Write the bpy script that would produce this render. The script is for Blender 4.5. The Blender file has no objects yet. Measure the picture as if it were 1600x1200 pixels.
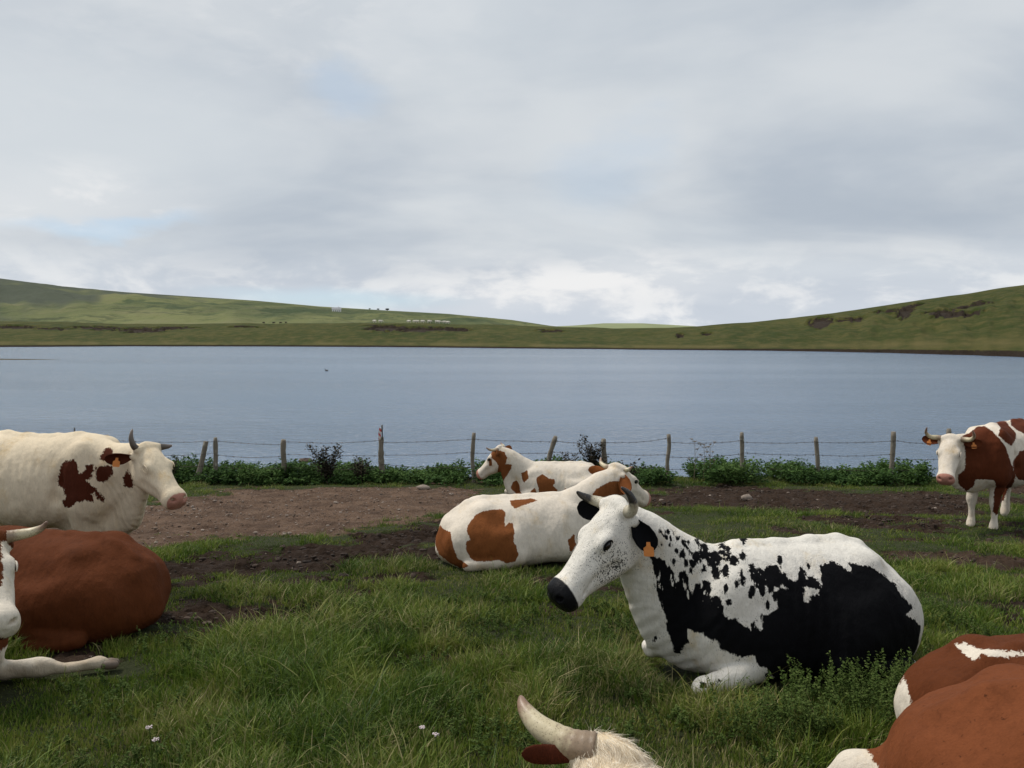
import bpy, math, random
import numpy as np
from mathutils import Vector, Matrix

# ------------------------------------------------------------------ camera, sky, sun
SC = bpy.context.scene
COL = SC.collection
F_PX = 1190.0                      # focal length in pixels of a 1600 px wide picture
PITCH = math.radians(3.75)
CAM_Z = 1.65
cam_data = bpy.data.cameras.new("camera")
cam_data.sensor_width = 36.0
cam_data.lens = 36.0 * F_PX / 1600.0
cam_data.clip_start = 0.05
cam_data.clip_end = 8000.0
cam = bpy.data.objects.new("camera", cam_data)
cam.location = (0, 0, CAM_Z)
cam.rotation_euler = (math.pi / 2 - PITCH, 0, 0)
COL.objects.link(cam)
SC.camera = cam

SUN_ELEV = math.radians(58)
SUN_AZ = math.radians(-62)          # measured from +Y (view direction) towards +X
sun_data = bpy.data.lights.new("sun", 'SUN')
sun_data.energy = 2.3
sun_data.angle = math.radians(14)
sun_data.color = (1.0, 0.95, 0.87)
sun = bpy.data.objects.new("sun", sun_data)
sd = Vector((math.sin(SUN_AZ) * math.cos(SUN_ELEV), math.cos(SUN_AZ) * math.cos(SUN_ELEV), math.sin(SUN_ELEV)))
sun.rotation_euler = sd.to_track_quat('Z', 'Y').to_euler()
COL.objects.link(sun)
SC.view_settings.view_transform = 'Standard'
SC.view_settings.look = 'None'
SC.view_settings.gamma = 1.0
SC.view_settings.use_curve_mapping = False
SC.view_settings.exposure = 0.3


# ------------------------------------------------------------------ node helpers
class NT:
    def __init__(s, tree):
        s.t = tree; s.n = tree.nodes; s.l = tree.links

    def node(s, kind, **kw):
        nd = s.n.new(kind)
        for k, v in kw.items():
            if k == 'inp':
                for a, b in v.items():
                    s.put(nd, a, b)
            else:
                setattr(nd, k, v)
        return nd

    def put(s, nd, key, val):
        sock = nd.inputs[key]
        if isinstance(val, bpy.types.NodeSocket):
            s.l.new(val, sock)
        else:
            if sock.type == 'RGBA' and len(val) == 3:
                val = (*val, 1.0)
            sock.default_value = val

    def math(s, op, a, b=0.0, c=None, clamp=False):
        nd = s.n.new('ShaderNodeMath'); nd.operation = op; nd.use_clamp = clamp
        s.put(nd, 0, a); s.put(nd, 1, b)
        if c is not None: s.put(nd, 2, c)
        return nd.outputs[0]

    def noise(s, vec, scale, detail=3.0, rough=0.55, dist=0.0, out='Fac'):
        nd = s.n.new('ShaderNodeTexNoise')
        if vec is not None: s.l.new(vec, nd.inputs['Vector'])
        nd.inputs['Scale'].default_value = scale
        nd.inputs['Detail'].default_value = detail
        nd.inputs['Roughness'].default_value = rough
        nd.inputs['Distortion'].default_value = dist
        return nd.outputs[out]

    def ramp(s, fac, stops, interp='LINEAR'):
        nd = s.n.new('ShaderNodeValToRGB'); nd.color_ramp.interpolation = interp
        cr = nd.color_ramp
        while len(cr.elements) < len(stops): cr.elements.new(0.5)
        for e, (p, c) in zip(cr.elements, stops):
            e.position = p
            e.color = (c, c, c, 1) if isinstance(c, (int, float)) else (*c, 1)
        s.put(nd, 0, fac)
        return nd.outputs[0]

    def step(s, v, lo, hi):            # smooth 0..1
        nd = s.n.new('ShaderNodeMapRange'); nd.interpolation_type = 'SMOOTHSTEP'
        s.put(nd, 0, v); s.put(nd, 1, lo); s.put(nd, 2, hi)
        return nd.outputs[0]

    def mix(s, f, a, b, blend='MIX'):
        nd = s.n.new('ShaderNodeMix'); nd.data_type = 'RGBA'; nd.blend_type = blend
        s.put(nd, 0, f); s.put(nd, 6, a); s.put(nd, 7, b)
        return nd.outputs[2]

    def scalevec(s, vec, sc):
        nd = s.n.new('ShaderNodeMapping'); nd.vector_type = 'POINT'
        s.l.new(vec, nd.inputs[0]); nd.inputs['Scale'].default_value = sc
        return nd.outputs[0]

    def attr(s, name, out='Fac'):
        nd = s.n.new('ShaderNodeAttribute'); nd.attribute_name = name
        return nd.outputs[out]

    def bump(s, h, strength=0.5, dist=0.01, normal=None):
        nd = s.n.new('ShaderNodeBump')
        s.put(nd, 'Strength', strength); s.put(nd, 'Distance', dist); s.put(nd, 'Height', h)
        if normal is not None: s.l.new(normal, nd.inputs['Normal'])
        return nd.outputs[0]


def material(name):
    m = bpy.data.materials.new(name); m.use_nodes = True
    t = NT(m.node_tree)
    b = m.node_tree.nodes['Principled BSDF']
    return m, t, b


def objcoord(t):
    return t.n.new('ShaderNodeTexCoord').outputs['Object']


def simple_mat(name, col, rough=0.7, var=0.25, scale=30.0, bump=0.0, metallic=0.0, stretch=(1, 1, 1)):
    m, t, b = material(name)
    v = t.scalevec(objcoord(t), stretch)
    n = t.noise(v, scale, 4, 0.6)
    c = t.mix(n, tuple(x * (1 - var) for x in col), tuple(min(1, x * (1 + var)) for x in col))
    t.put(b, 'Base Color', c); b.inputs['Roughness'].default_value = rough
    b.inputs['Metallic'].default_value = metallic
    if bump: t.put(b, 'Normal', t.bump(n, bump, 0.01))
    return m


# ------------------------------------------------------------------ world: Nishita sky behind broken cloud layers
world = bpy.data.worlds.new("World"); SC.world = world; world.use_nodes = True
wt = NT(world.node_tree)
bg = world.node_tree.nodes['Background']
sky = wt.node('ShaderNodeTexSky', sky_type='NISHITA', sun_disc=False, sun_elevation=SUN_ELEV,
              sun_rotation=SUN_AZ, air_density=1.0, dust_density=0.6, ozone_density=1.2)
geo = wt.n.new('ShaderNodeTexCoord').outputs['Generated']
sep = wt.n.new('ShaderNodeSeparateXYZ'); wt.l.new(geo, sep.inputs[0])
zc = wt.math('MAXIMUM', sep.outputs[2], 0.0)
zden = wt.math('ADD', zc, 0.22)
cx = wt.math('DIVIDE', sep.outputs[0], zden)
cy = wt.math('DIVIDE', sep.outputs[1], zden)
cmb = wt.n.new('ShaderNodeCombineXYZ'); wt.l.new(cx, cmb.inputs[0]); wt.l.new(cy, cmb.inputs[1])
mp = wt.n.new('ShaderNodeMapping'); wt.l.new(cmb.outputs[0], mp.inputs[0]); mp.inputs['Location'].default_value = (3.1, 7.7, 0)
mp.inputs['Scale'].default_value = (0.75, 1.0, 1.0)
n1 = wt.noise(mp.outputs[0], 0.8, 6, 0.5, 0.5)        # layered cloud
n2 = wt.noise(mp.outputs[0], 1.5, 6, 0.5, 0.3)
mp2 = wt.n.new('ShaderNodeMapping'); wt.l.new(geo, mp2.inputs[0]); mp2.inputs['Scale'].default_value = (1.0, 1.0, 2.6)
n3 = wt.noise(mp2.outputs[0], 9.0, 7, 0.58, 0.3)      # low cumulus near the horizon
wob = wt.noise(mp2.outputs[0], 3.0, 5, 0.6, 0.2, out='Color')


def sky_blob(az, el, ra, re_, warp=.25):
    """soft patch of sky round a direction (azimuth from +Y, elevation, radii; degrees)"""
    az, el = math.radians(az), math.radians(el)
    c = Vector((math.sin(az) * math.cos(el), math.cos(az) * math.cos(el), math.sin(el)))
    vm = wt.n.new('ShaderNodeVectorMath'); vm.operation = 'MULTIPLY_ADD'
    wt.l.new(wob, vm.inputs[0]); vm.inputs[1].default_value = (warp,) * 3; wt.l.new(geo, vm.inputs[2])
    sb = wt.n.new('ShaderNodeVectorMath'); sb.operation = 'SUBTRACT'; wt.l.new(vm.outputs[0], sb.inputs[0])
    sb.inputs[1].default_value = c + Vector((warp * .5,) * 3)
    ml = wt.n.new('ShaderNodeVectorMath'); ml.operation = 'MULTIPLY'; wt.l.new(sb.outputs[0], ml.inputs[0])
    ra, re_ = math.radians(ra), math.radians(re_); ml.inputs[1].default_value = (1 / ra, 1 / ra, 1 / re_)
    ln = wt.n.new('ShaderNodeVectorMath'); ln.operation = 'LENGTH'; wt.l.new(ml.outputs[0], ln.inputs[0])
    return wt.step(ln.outputs['Value'], 1.0, .15)


lowband = wt.step(sep.outputs[2], 0.13, 0.02)
cum = wt.step(n3, 0.44, 0.62)
blue = wt.math('MAXIMUM', wt.math('MULTIPLY', sky_blob(-27.5, 7.6, 8, 1.15, .14), .5), wt.math('MULTIPLY', sky_blob(7.5, 12.2, 5, 4.5, .26), .20))
blue = wt.math('MAXIMUM', blue, wt.math('MULTIPLY', sky_blob(-13, 2.7, 12, 1.1, .04), .8))
blue = wt.math('MAXIMUM', blue, wt.math('MULTIPLY', sky_blob(-12, 17.2, 4, 2.5, .2), .28))
bright = wt.math('MAXIMUM', wt.math('MULTIPLY', sky_blob(-30, 9, 11, 3.2, .08), .8), wt.math('MULTIPLY', sky_blob(5, 4.0, 16, 3.2, .10), 1.0))
bright = wt.math('MAXIMUM', bright, wt.math('MULTIPLY', sky_blob(-20, 22, 26, 9, .4), .35))
dark = wt.math('MAXIMUM', sky_blob(30, 9, 24, 4, .2), wt.math('MULTIPLY', sky_blob(-33, 6.4, 12, 1.6, .06), 1.0))
grey = wt.mix(wt.step(n1, 0.30, 0.70), (5.25, 5.62, 5.95), (3.65, 4.12, 4.72))
grey = wt.mix(wt.math('MULTIPLY', wt.step(n2, .42, .70), .7), grey, (5.75, 6.0, 6.2))
grey = wt.mix(wt.math('MULTIPLY', dark, .25), grey, (3.35, 3.8, 4.35))
lowcol = wt.mix(cum, (5.0, 5.4, 6.0), (7.6, 7.6, 7.6))
cloud = wt.mix(wt.math('MULTIPLY', lowband, 0.75), grey, lowcol)
cloud = wt.mix(wt.math('MULTIPLY', bright, wt.math('ADD', .35, wt.math('MULTIPLY', cum, .6))), cloud, (7.1, 7.1, 7.1))
bluesky = wt.mix(0.6, sky.outputs[0], (3.7, 5.2, 6.9))
skycol = wt.mix(blue, cloud, bluesky)
wt.put(bg, 'Color', skycol)
bg.inputs['Strength'].default_value = 0.10


# ------------------------------------------------------------------ tagging helpers
def tag(o, label=None, cat=None, group=None, kind=None):
    if label: o['label'] = label
    if cat: o['category'] = cat
    if group: o['group'] = group
    if kind: o['kind'] = kind
    return o


def thing(name, loc=(0, 0, 0), rotz=0.0, label=None, cat=None, group=None):
    o = bpy.data.objects.new(name, None)
    o.empty_display_size = 0.2
    o.location = loc; o.rotation_euler = (0, 0, rotz)
    COL.objects.link(o)
    return tag(o, label, cat, group)


def mesh_np(name, verts, faces, mat=None, parent=None, smooth=True, attrs=None, loc=None):
    """verts (n,3) array; faces (m,4) or (m,3) int array, or list of both."""
    me = bpy.data.meshes.new(name)
    verts = np.ascontiguousarray(verts, dtype=np.float32)
    fl = faces if isinstance(faces, list) else [faces]
    fl = [np.asarray(f, dtype=np.int32) for f in fl if len(f)]
    me.vertices.add(len(verts)); me.vertices.foreach_set('co', verts.ravel())
    loops = np.concatenate([f.ravel() for f in fl])
    tot = np.concatenate([np.full(len(f), f.shape[1], np.int32) for f in fl])
    start = np.concatenate([[0], np.cumsum(tot)[:-1]]).astype(np.int32)
    me.loops.add(len(loops)); me.loops.foreach_set('vertex_index', loops)
    me.polygons.add(len(tot)); me.polygons.foreach_set('loop_start', start)
    me.polygons.foreach_set('use_smooth', np.full(len(tot), smooth))
    me.update(calc_edges=True)
    for k, a in (attrs or {}).items():
        at = me.attributes.new(k, 'FLOAT', 'POINT')
        at.data.foreach_set('value', np.ascontiguousarray(a, dtype=np.float32))
    if mat is not None: me.materials.append(mat)
    o = bpy.data.objects.new(name, me)
    COL.objects.link(o)
    if parent is not None: o.parent = parent
    if loc is not None: o.location = loc
    return o


def tube_arrays(pts, radii, seg=8, cap=True):
    pts = np.asarray(pts, float); radii = np.asarray(radii, float)
    n = len(pts)
    T = np.gradient(pts, axis=0); T /= np.linalg.norm(T, axis=1)[:, None] + 1e-9
    ref = np.array([0, 0, 1.0]) if abs(T[0][2]) < 0.9 else np.array([1.0, 0, 0])
    V = []
    u = np.cross(T[0], ref); u /= np.linalg.norm(u)
    ang = np.linspace(0, 2 * math.pi, seg, endpoint=False)
    for i in range(n):
        u = u - T[i] * np.dot(u, T[i]); u /= np.linalg.norm(u)
        w = np.cross(T[i], u)
        V.append(pts[i] + radii[i] * (np.cos(ang)[:, None] * u + np.sin(ang)[:, None] * w))
    V = np.concatenate(V)
    i = np.arange(n - 1)[:, None] * seg; j = np.arange(seg)[None, :]; jn = (j + 1) % seg
    Fq = np.stack([i + j, i + jn, i + seg + jn, i + seg + j], -1).reshape(-1, 4)
    Ft = np.zeros((0, 3), int)
    if cap:
        V = np.concatenate([V, pts[:1] , pts[-1:]])
        a, b = n * seg, n * seg + 1
        jj = np.arange(seg); jn = (jj + 1) % seg
        Ft = np.concatenate([np.stack([jn, jj, np.full(seg, a)], 1),
                             np.stack([(n - 1) * seg + jj, (n - 1) * seg + jn, np.full(seg, b)], 1)])
    return V, Fq, Ft


def join_arrays(parts):
    V, Q, T, off = [], [], [], 0
    for v, q, t in parts:
        V.append(v)
        if len(q): Q.append(np.asarray(q) + off)
        if len(t): T.append(np.asarray(t) + off)
        off += len(v)
    return (np.concatenate(V), np.concatenate(Q) if Q else np.zeros((0, 4), int),
            np.concatenate(T) if T else np.zeros((0, 3), int))


def catmull(P, n):
    P = np.asarray(P, float)
    Q = np.vstack([2 * P[0] - P[1], P, 2 * P[-1] - P[-2]])
    t = np.linspace(0, len(P) - 1, n); i = np.minimum(t.astype(int), len(P) - 2); f = (t - i)[:, None]
    p0, p1, p2, p3 = Q[i], Q[i + 1], Q[i + 2], Q[i + 3]
    return 0.5 * (2 * p1 + (p2 - p0) * f + (2 * p0 - 5 * p1 + 4 * p2 - p3) * f ** 2 + (3 * p1 - p0 - 3 * p2 + p3) * f ** 3)


# smooth value noise for placing things and shaping ground
def _hash(ix, iy, seed):
    h = (ix.astype(np.int64) * 374761393 + iy.astype(np.int64) * 668265263 + seed * 1442695041) & 0xFFFFFFFF
    h = ((h ^ (h >> 13)) * 1274126177) & 0xFFFFFFFF
    return ((h ^ (h >> 16)) & 0xFFFF) / 65535.0


def vnoise(x, y, seed=0):
    x = np.asarray(x, float); y = np.asarray(y, float)
    ix = np.floor(x); iy = np.floor(y); fx = x - ix; fy = y - iy
    fx = fx * fx * (3 - 2 * fx); fy = fy * fy * (3 - 2 * fy)
    a = _hash(ix, iy, seed); b = _hash(ix + 1, iy, seed); c = _hash(ix, iy + 1, seed); d = _hash(ix + 1, iy + 1, seed)
    return (a * (1 - fx) + b * fx) * (1 - fy) + (c * (1 - fx) + d * fx) * fy


def fbm(x, y, seed=0, octv=4):
    s = 0; a = 0.5; f = 1.0; tot = 0
    for o in range(octv):
        s = s + a * vnoise(x * f, y * f, seed + o * 17); tot += a; a *= 0.5; f *= 2.03
    return s / tot


# ------------------------------------------------------------------ cattle: one smooth surface grown from blended volumes
class Field:
    def __init__(s, lo, hi, vox):
        s.lo = np.array(lo, float); s.vox = vox
        n = np.ceil((np.array(hi) - s.lo) / vox).astype(int) + 1
        s.ax = [(s.lo[i] + vox * np.arange(n[i])).astype(np.float32) for i in range(3)]
        s.F = np.full(n, 0.5, np.float32)

    def _slices(s, lo, hi):
        sl = []
        for i in range(3):
            a = int(np.clip(np.floor((lo[i] - s.lo[i]) / s.vox), 0, s.F.shape[i]))
            b = int(np.clip(np.ceil((hi[i] - s.lo[i]) / s.vox) + 1, 0, s.F.shape[i]))
            if b <= a: return None
            sl.append(slice(a, b))
        return tuple(sl)

    def add(s, fn, lo, hi, k=0.05, op='u'):
        m = k + 0.02
        sl = s._slices(np.array(lo) - m, np.array(hi) + m)
        if sl is None: return
        X = s.ax[0][sl[0]][:, None, None]; Y = s.ax[1][sl[1]][None, :, None]; Z = s.ax[2][sl[2]][None, None, :]
        d = fn(X, Y, Z); a = s.F[sl]
        if op == 'u':
            h = np.maximum(k - np.abs(a - d), 0) / k
            s.F[sl] = np.minimum(a, d) - h * h * k * 0.25
        else:
            d = -d
            h = np.maximum(k - np.abs(a - d), 0) / k
            s.F[sl] = np.maximum(a, d) + h * h * k * 0.25

    def mesh(s):
        F = s.F; S = F < 0
        def cor(i, j, k): return S[i:S.shape[0] - 1 + i, j:S.shape[1] - 1 + j, k:S.shape[2] - 1 + k]
        anyi = np.zeros(cor(0, 0, 0).shape, bool); alli = np.ones_like(anyi)
        for i in (0, 1):
            for j in (0, 1):
                for k in (0, 1):
                    c = cor(i, j, k); anyi |= c; alli &= c
        act = anyi & ~alli
        idx = np.argwhere(act)
        cmap = np.full(act.shape, -1, np.int32); cmap[act] = np.arange(len(idx))
        I, J, K = idx.T
        acc = np.zeros((len(idx), 3)); cnt = np.zeros(len(idx))
        corners = [(i, j, k) for i in (0, 1) for j in (0, 1) for k in (0, 1)]
        val = {c: F[I + c[0], J + c[1], K + c[2]] for c in corners}
        for c in corners:
            for a in range(3):
                if c[a] == 0:
                    e = list(c); e[a] = 1; e = tuple(e)
                    v0, v1 = val[c], val[e]
                    m = (v0 < 0) != (v1 < 0)
                    t = np.where(m, v0 / np.where(m, v0 - v1, 1), 0)
                    p = np.tile(np.array(c, float), (len(idx), 1)); p[:, a] = t
                    acc[m] += p[m]; cnt[m] += 1
        V = s.lo + (idx + acc / cnt[:, None]) * s.vox
        Q = []
        for a in range(3):
            sh = [slice(1, -1)] * 3; sh[a] = slice(0, -1)
            sh2 = list(sh); sh2[a] = slice(1, None)
            s0 = S[tuple(sh)]; s1 = S[tuple(sh2)]
            off = np.array([1, 1, 1]); off[a] = 0
            for flip in (False, True):
                m = (s0 & ~s1) if not flip else (~s0 & s1)
                g = np.argwhere(m) + off
                b, c = [(1, 2), (2, 0), (0, 1)][a]
                def cell(db, dc):
                    q = g.copy(); q[:, b] -= db; q[:, c] -= dc
                    return cmap[q[:, 0], q[:, 1], q[:, 2]]
                quad = np.stack([cell(1, 1), cell(0, 1), cell(0, 0), cell(1, 0)], 1)
                if flip: quad = quad[:, ::-1]
                Q.append(quad)
        Q = np.concatenate(Q); Q = Q[(Q >= 0).all(1)]
        # a little tangential relaxation
        E = np.concatenate([Q[:, [0, 1]], Q[:, [1, 2]], Q[:, [2, 3]], Q[:, [3, 0]]])
        for it, lam in ((0, 0.5), (1, -0.5), (2, 0.5), (3, -0.48)):
            sm = np.zeros_like(V); ct = np.zeros(len(V))
            for d in range(3):
                sm[:, d] = np.bincount(E[:, 0], V[E[:, 1], d], len(V)) + np.bincount(E[:, 1], V[E[:, 0], d], len(V))
            ct = np.bincount(E[:, 0], minlength=len(V)) + np.bincount(E[:, 1], minlength=len(V))
            V = V + lam * (sm / np.maximum(ct, 1)[:, None] - V)
        return V, Q


def unit(v):
    v = np.array(v, float); return v / np.linalg.norm(v)


def p_cone(a, b, ra, rb, lat=None, flat=1.0):
    a = np.array(a, float); b = np.array(b, float)
    lat = None if lat is None else unit(lat)
    def sq(p):
        if lat is None: return p
        return p + lat * (np.dot(p - a, lat)) * (1 / flat - 1)
    b2 = sq(b); ba = b2 - a; bb = float(np.dot(ba, ba)) + 1e-9

    def fn(X, Y, Z):
        px, py, pz = X - a[0], Y - a[1], Z - a[2]
        if lat is not None:
            q = (px * lat[0] + py * lat[1] + pz * lat[2]) * (1 / flat - 1)
            px = px + q * lat[0]; py = py + q * lat[1]; pz = pz + q * lat[2]
        h = np.clip((px * ba[0] + py * ba[1] + pz * ba[2]) / bb, 0, 1)
        d = np.sqrt((px - h * ba[0]) ** 2 + (py - h * ba[1]) ** 2 + (pz - h * ba[2]) ** 2) - (ra + (rb - ra) * h)
        return d * (flat if lat is not None and flat < 1 else 1.0)
    r = max(ra, rb) * max(1, flat)
    return fn, np.minimum(a, b) - r, np.maximum(a, b) + r


def p_ell(c, r, R=None):
    c = np.array(c, float); r = np.array(r, float)
    m = float(r.min())

    def fn(X, Y, Z):
        px, py, pz = X - c[0], Y - c[1], Z - c[2]
        if R is not None:
            px, py, pz = (px * R[0][0] + py * R[1][0] + pz * R[2][0],
                          px * R[0][1] + py * R[1][1] + pz * R[2][1],
                          px * R[0][2] + py * R[1][2] + pz * R[2][2])
        k0 = np.sqrt((px / r[0]) ** 2 + (py / r[1]) ** 2 + (pz / r[2]) ** 2)
        k1 = np.sqrt((px / r[0] ** 2) ** 2 + (py / r[1] ** 2) ** 2 + (pz / r[2] ** 2) ** 2)
        return k0 * (k0 - 1) / np.maximum(k1, 1e-6)
    e = r if R is None else np.full(3, r.max())
    return fn, c - e, c + e


def p_loft(st, pear=0.2, expo=2.3, R=None, o=None, s=1.0):
    """stations (x, top, bottom, half width, y offset); optional own frame R (columns are axes), origin o, scale s"""
    st = np.array([list(q) + [0.0] * (5 - len(q)) for q in st], float)
    st = st[np.argsort(st[:, 0])]
    D = catmull(st, 120); D[:, 0] = np.maximum.accumulate(D[:, 0] + np.arange(120) * 1e-7)
    x0, x1 = st[0, 0], st[-1, 0]

    def fn(X, Y, Z):
        if R is not None:
            px, py, pz = (X - o[0]) / s, (Y - o[1]) / s, (Z - o[2]) / s
            X, Y, Z = (px * R[0][0] + py * R[1][0] + pz * R[2][0],
                       px * R[0][1] + py * R[1][1] + pz * R[2][1],
                       px * R[0][2] + py * R[1][2] + pz * R[2][2])
        xc = np.clip(X, x0, x1)
        top = np.interp(xc, D[:, 0], D[:, 1]); bot = np.interp(xc, D[:, 0], D[:, 2])
        w = np.maximum(np.interp(xc, D[:, 0], D[:, 3]), 0.005); yo = np.interp(xc, D[:, 0], D[:, 4])
        c = (top + bot) / 2; h = np.maximum((top - bot) / 2, 0.005)
        t = np.clip((Z - c) / h, -1.2, 1.2)
        we = w * (1 - pear * t)
        q = (np.abs((Y - yo) / we) ** expo + np.abs((Z - c) / h) ** expo) ** (1 / expo)
        d = (q - 1) * np.minimum(w, h)
        dx = X - xc
        return (np.where(dx != 0, np.sqrt(np.maximum(d, 0) ** 2 + dx ** 2), d) * s).astype(np.float32)
    lo = np.array([x0, -(st[:, 3] * (1 + abs(pear)) - np.abs(st[:, 4])).max() - .05 - np.abs(st[:, 4]).max(), st[:, 2].min()])
    hi = np.array([x1, -lo[1], st[:, 1].max()])
    if R is not None:
        cs = np.array([[a, b, c] for a in (lo[0], hi[0]) for b in (lo[1], hi[1]) for c in (lo[2], hi[2])])
        cs = cs @ np.array(R).T * s + np.array(o)
        lo, hi = cs.min(0), cs.max(0)
    return fn, lo, hi


HEAD = [(-0.085, -0.045, -0.10, 0.035), (-0.06, 0.0, -0.18, 0.080), (-0.02, 0.024, -0.23, 0.108), (0.05, 0.032, -0.275, 0.118),
        (0.12, 0.028, -0.300, 0.122), (0.19, 0.014, -0.296, 0.117), (0.27, -0.006, -0.268, 0.101), (0.35, -0.022, -0.238, 0.087),
        (0.42, -0.034, -0.216, 0.087), (0.475, -0.030, -0.212, 0.098), (0.515, -0.036, -0.206, 0.098), (0.545, -0.056, -0.190, 0.084),
        (0.560, -0.085, -0.165, 0.055)]


def head_frame(h):
    """columns = face direction, left, forehead normal"""
    X = unit(h['dir']); up = np.array(h.get('up', (0, 0, 1)), float)
    Zv = unit(up - X * np.dot(up, X)); Y = np.cross(Zv, X)
    R = np.stack([X, Y, Zv], 1)
    return R, np.array(h['poll'], float), h.get('s', 1.0)


def grow_cow(pose, head, vox, legs=None, torso=None, extra=(), neck=None, zf=1.0, legy=1.0):
    R, o, hs = head_frame(head)
    H = lambda x, y, z: o + hs * (R @ np.array([x, y, z], float))
    prims = []
    def A(p, k=0.06, op='u'): prims.append((p, k, op))
    hollow = []
    if pose == 'lying':
        hollow = [(-.30, .70 * zf, .42)]
        ts = torso or [(0.70, .56, .26, .08), (0.61, .70, .12, .19), (0.46, .84, .05, .27), (0.28, .875, .0, .33), (0.02, .86, -.02, .39),
              (-0.25, .855, -.03, .43), (-0.46, .85, -.01, .42), (-0.62, .80, .00, .36), (-0.78, .68, .02, .28), (-0.89, .53, .06, .19), (-0.95, .38, .14, .09)]
        ts = [(q[0], q[1] * zf, q[2] * zf) + tuple(q[3:]) for q in ts]
        A(p_loft(ts, 0.22, 2.3), 0.05)
        spine = [(.30, 0, ts[3][1] - .02)] + [(q[0], 0, q[1] - .018) for q in ts[4:9]]
        for a_, b_ in zip(spine[:-1], spine[1:]): A(p_cone(a_, b_, .028, .028), .06)
        for sgn in (1, -1):
            A(p_ell((.42, .19 * sgn, .42 * zf), (.19, .10, .32 * zf)), .14)          # shoulder
            A(p_ell((.30, .23 * sgn, .28), (.17, .12, .18)), .12)
            A(p_ell((-.52, .26 * sgn, .34 * zf), (.36, .19, .33 * zf)), .14)         # thigh
            A(p_ell((-.50, .205 * sgn, .745 * zf), (.08, .06, .045)), .11)       # hook bone
            A(p_ell((-.82, .09 * sgn, .51 * zf), (.05, .04, .06)), .14)        # pin bone
        default = [dict(p=[(.32, .27, .22), (.56, .28, .17), (.80, .26, .13)], r=[.10, .085, .062], k=.06),
                   dict(p=[(.80, .26, .12), (.70, .25, .06), (.52, .23, .045)], r=[.062, .042, .04], k=.02),
                   dict(p=[(.32, -.27, .22), (.56, -.28, .17), (.80, -.26, .13)], r=[.10, .085, .062], k=.06),
                   dict(p=[(.80, -.26, .12), (.70, -.25, .06), (.52, -.23, .045)], r=[.062, .042, .04], k=.02),
                   dict(p=[(-.28, .32, .30), (-.17, .39, .19)], r=[.15, .10], k=.14),
                   dict(p=[(-.17, .39, .17), (-.40, .43, .12), (-.66, .44, .10)], r=[.10, .07, .055], k=.07),
                   dict(p=[(-.66, .44, .10), (-.48, .48, .06), (-.28, .50, .05)], r=[.055, .042, .045], k=.02),
                   dict(p=[(-.28, -.32, .30), (-.17, -.39, .19)], r=[.15, .10], k=.14),
                   dict(p=[(-.17, -.39, .17), (-.40, -.43, .12), (-.66, -.44, .10)], r=[.10, .07, .055], k=.07)]
        nb_top, nb_bot, brisk = np.array([.38, 0, .655 * zf]), np.array([.52, 0, .34]), np.array([.62, 0, .20])
    else:
        ts = torso or [(0.70, 1.10, .78, .08), (0.62, 1.22, .66, .19), (0.46, 1.36, .60, .25), (0.26, 1.40, .57, .29), (0.02, 1.37, .53, .35),
              (-0.25, 1.37, .52, .38), (-0.48, 1.39, .58, .34), (-0.68, 1.38, .70, .26), (-0.84, 1.30, .84, .19), (-0.92, 1.18, .95, .10)]
        A(p_loft(ts, 0.16, 2.25), 0.05)
        for a_, b_ in zip(ts[3:8], ts[4:9]): A(p_cone((a_[0], 0, a_[1] - .018), (b_[0], 0, b_[1] - .018), .028, .028), .06)
        for sgn in (1, -1):
            A(p_ell((.42, .18 * sgn, 1.0), (.16, .09, .34)), .13)
            A(p_ell((.44, .20 * sgn, .82), (.13, .09, .17)), .08)
            A(p_ell((-.60, .20 * sgn, 1.0), (.27, .12, .32)), .12)
            A(p_ell((-.52, .20 * sgn, 1.25), (.08, .055, .045)), .14)
            A(p_ell((-.84, .09 * sgn, 1.14), (.05, .04, .06)), .10)
        default = []
        for sgn in (1, -1):
            sgn = sgn * legy
            default += [dict(p=[(.44, .19 * sgn, .85), (.40, .19 * sgn, .66), (.42, .18 * sgn, .50), (.43, .175 * sgn, .41)], r=[.115, .095, .062, .052], k=.06),
                        dict(p=[(.43, .175 * sgn, .42), (.43, .175 * sgn, .36)], r=[.056, .052], k=.03),
                        dict(p=[(.43, .175 * sgn, .36), (.425, .175 * sgn, .18), (.43, .175 * sgn, .11), (.455, .175 * sgn, .05)], r=[.040, .034, .043, .046], k=.03),
                        dict(p=[(-.52, .20 * sgn, .86), (-.62, .20 * sgn, .66), (-.76, .19 * sgn, .52)], r=[.17, .10, .062], k=.08),
                        dict(p=[(-.77, .19 * sgn, .52), (-.73, .19 * sgn, .30), (-.71, .19 * sgn, .12), (-.68, .19 * sgn, .05)], r=[.058, .040, .046, .046], k=.03)]
        nb_top, nb_bot, brisk = np.array([.40, 0, 1.20]), np.array([.58, 0, .86]), np.array([.62, 0, .72])
    for L in (default if legs is None else legs):
        P = catmull(L['p'], 3 * (len(L['p']) - 1) + 1); rr = catmull(np.array(L['r'])[:, None], len(P))[:, 0]
        for i in range(len(P) - 1):
            A(p_cone(P[i], P[i + 1], rr[i], rr[i + 1]), L.get('k', .04) if i == 0 else .02)
    # neck: crest line and throat line with the flesh between them
    nk = dict(crest=.115, throat=.10, flat=.62, dew=1.0, sag=0.0); nk.update(neck or {})
    top_e, mid_e, bot_e = H(-.02, 0, -.125), H(-.03, 0, -.16), H(.0, 0, -.21)
    fwd = unit(o - nb_top)
    lat = unit(np.cross(unit(bot_e - top_e), unit(0.5 * (top_e + bot_e) - 0.5 * (nb_top + nb_bot))))
    nt = nk.get('top', nb_top); nbm = nk.get('bot', nb_bot)
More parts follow.
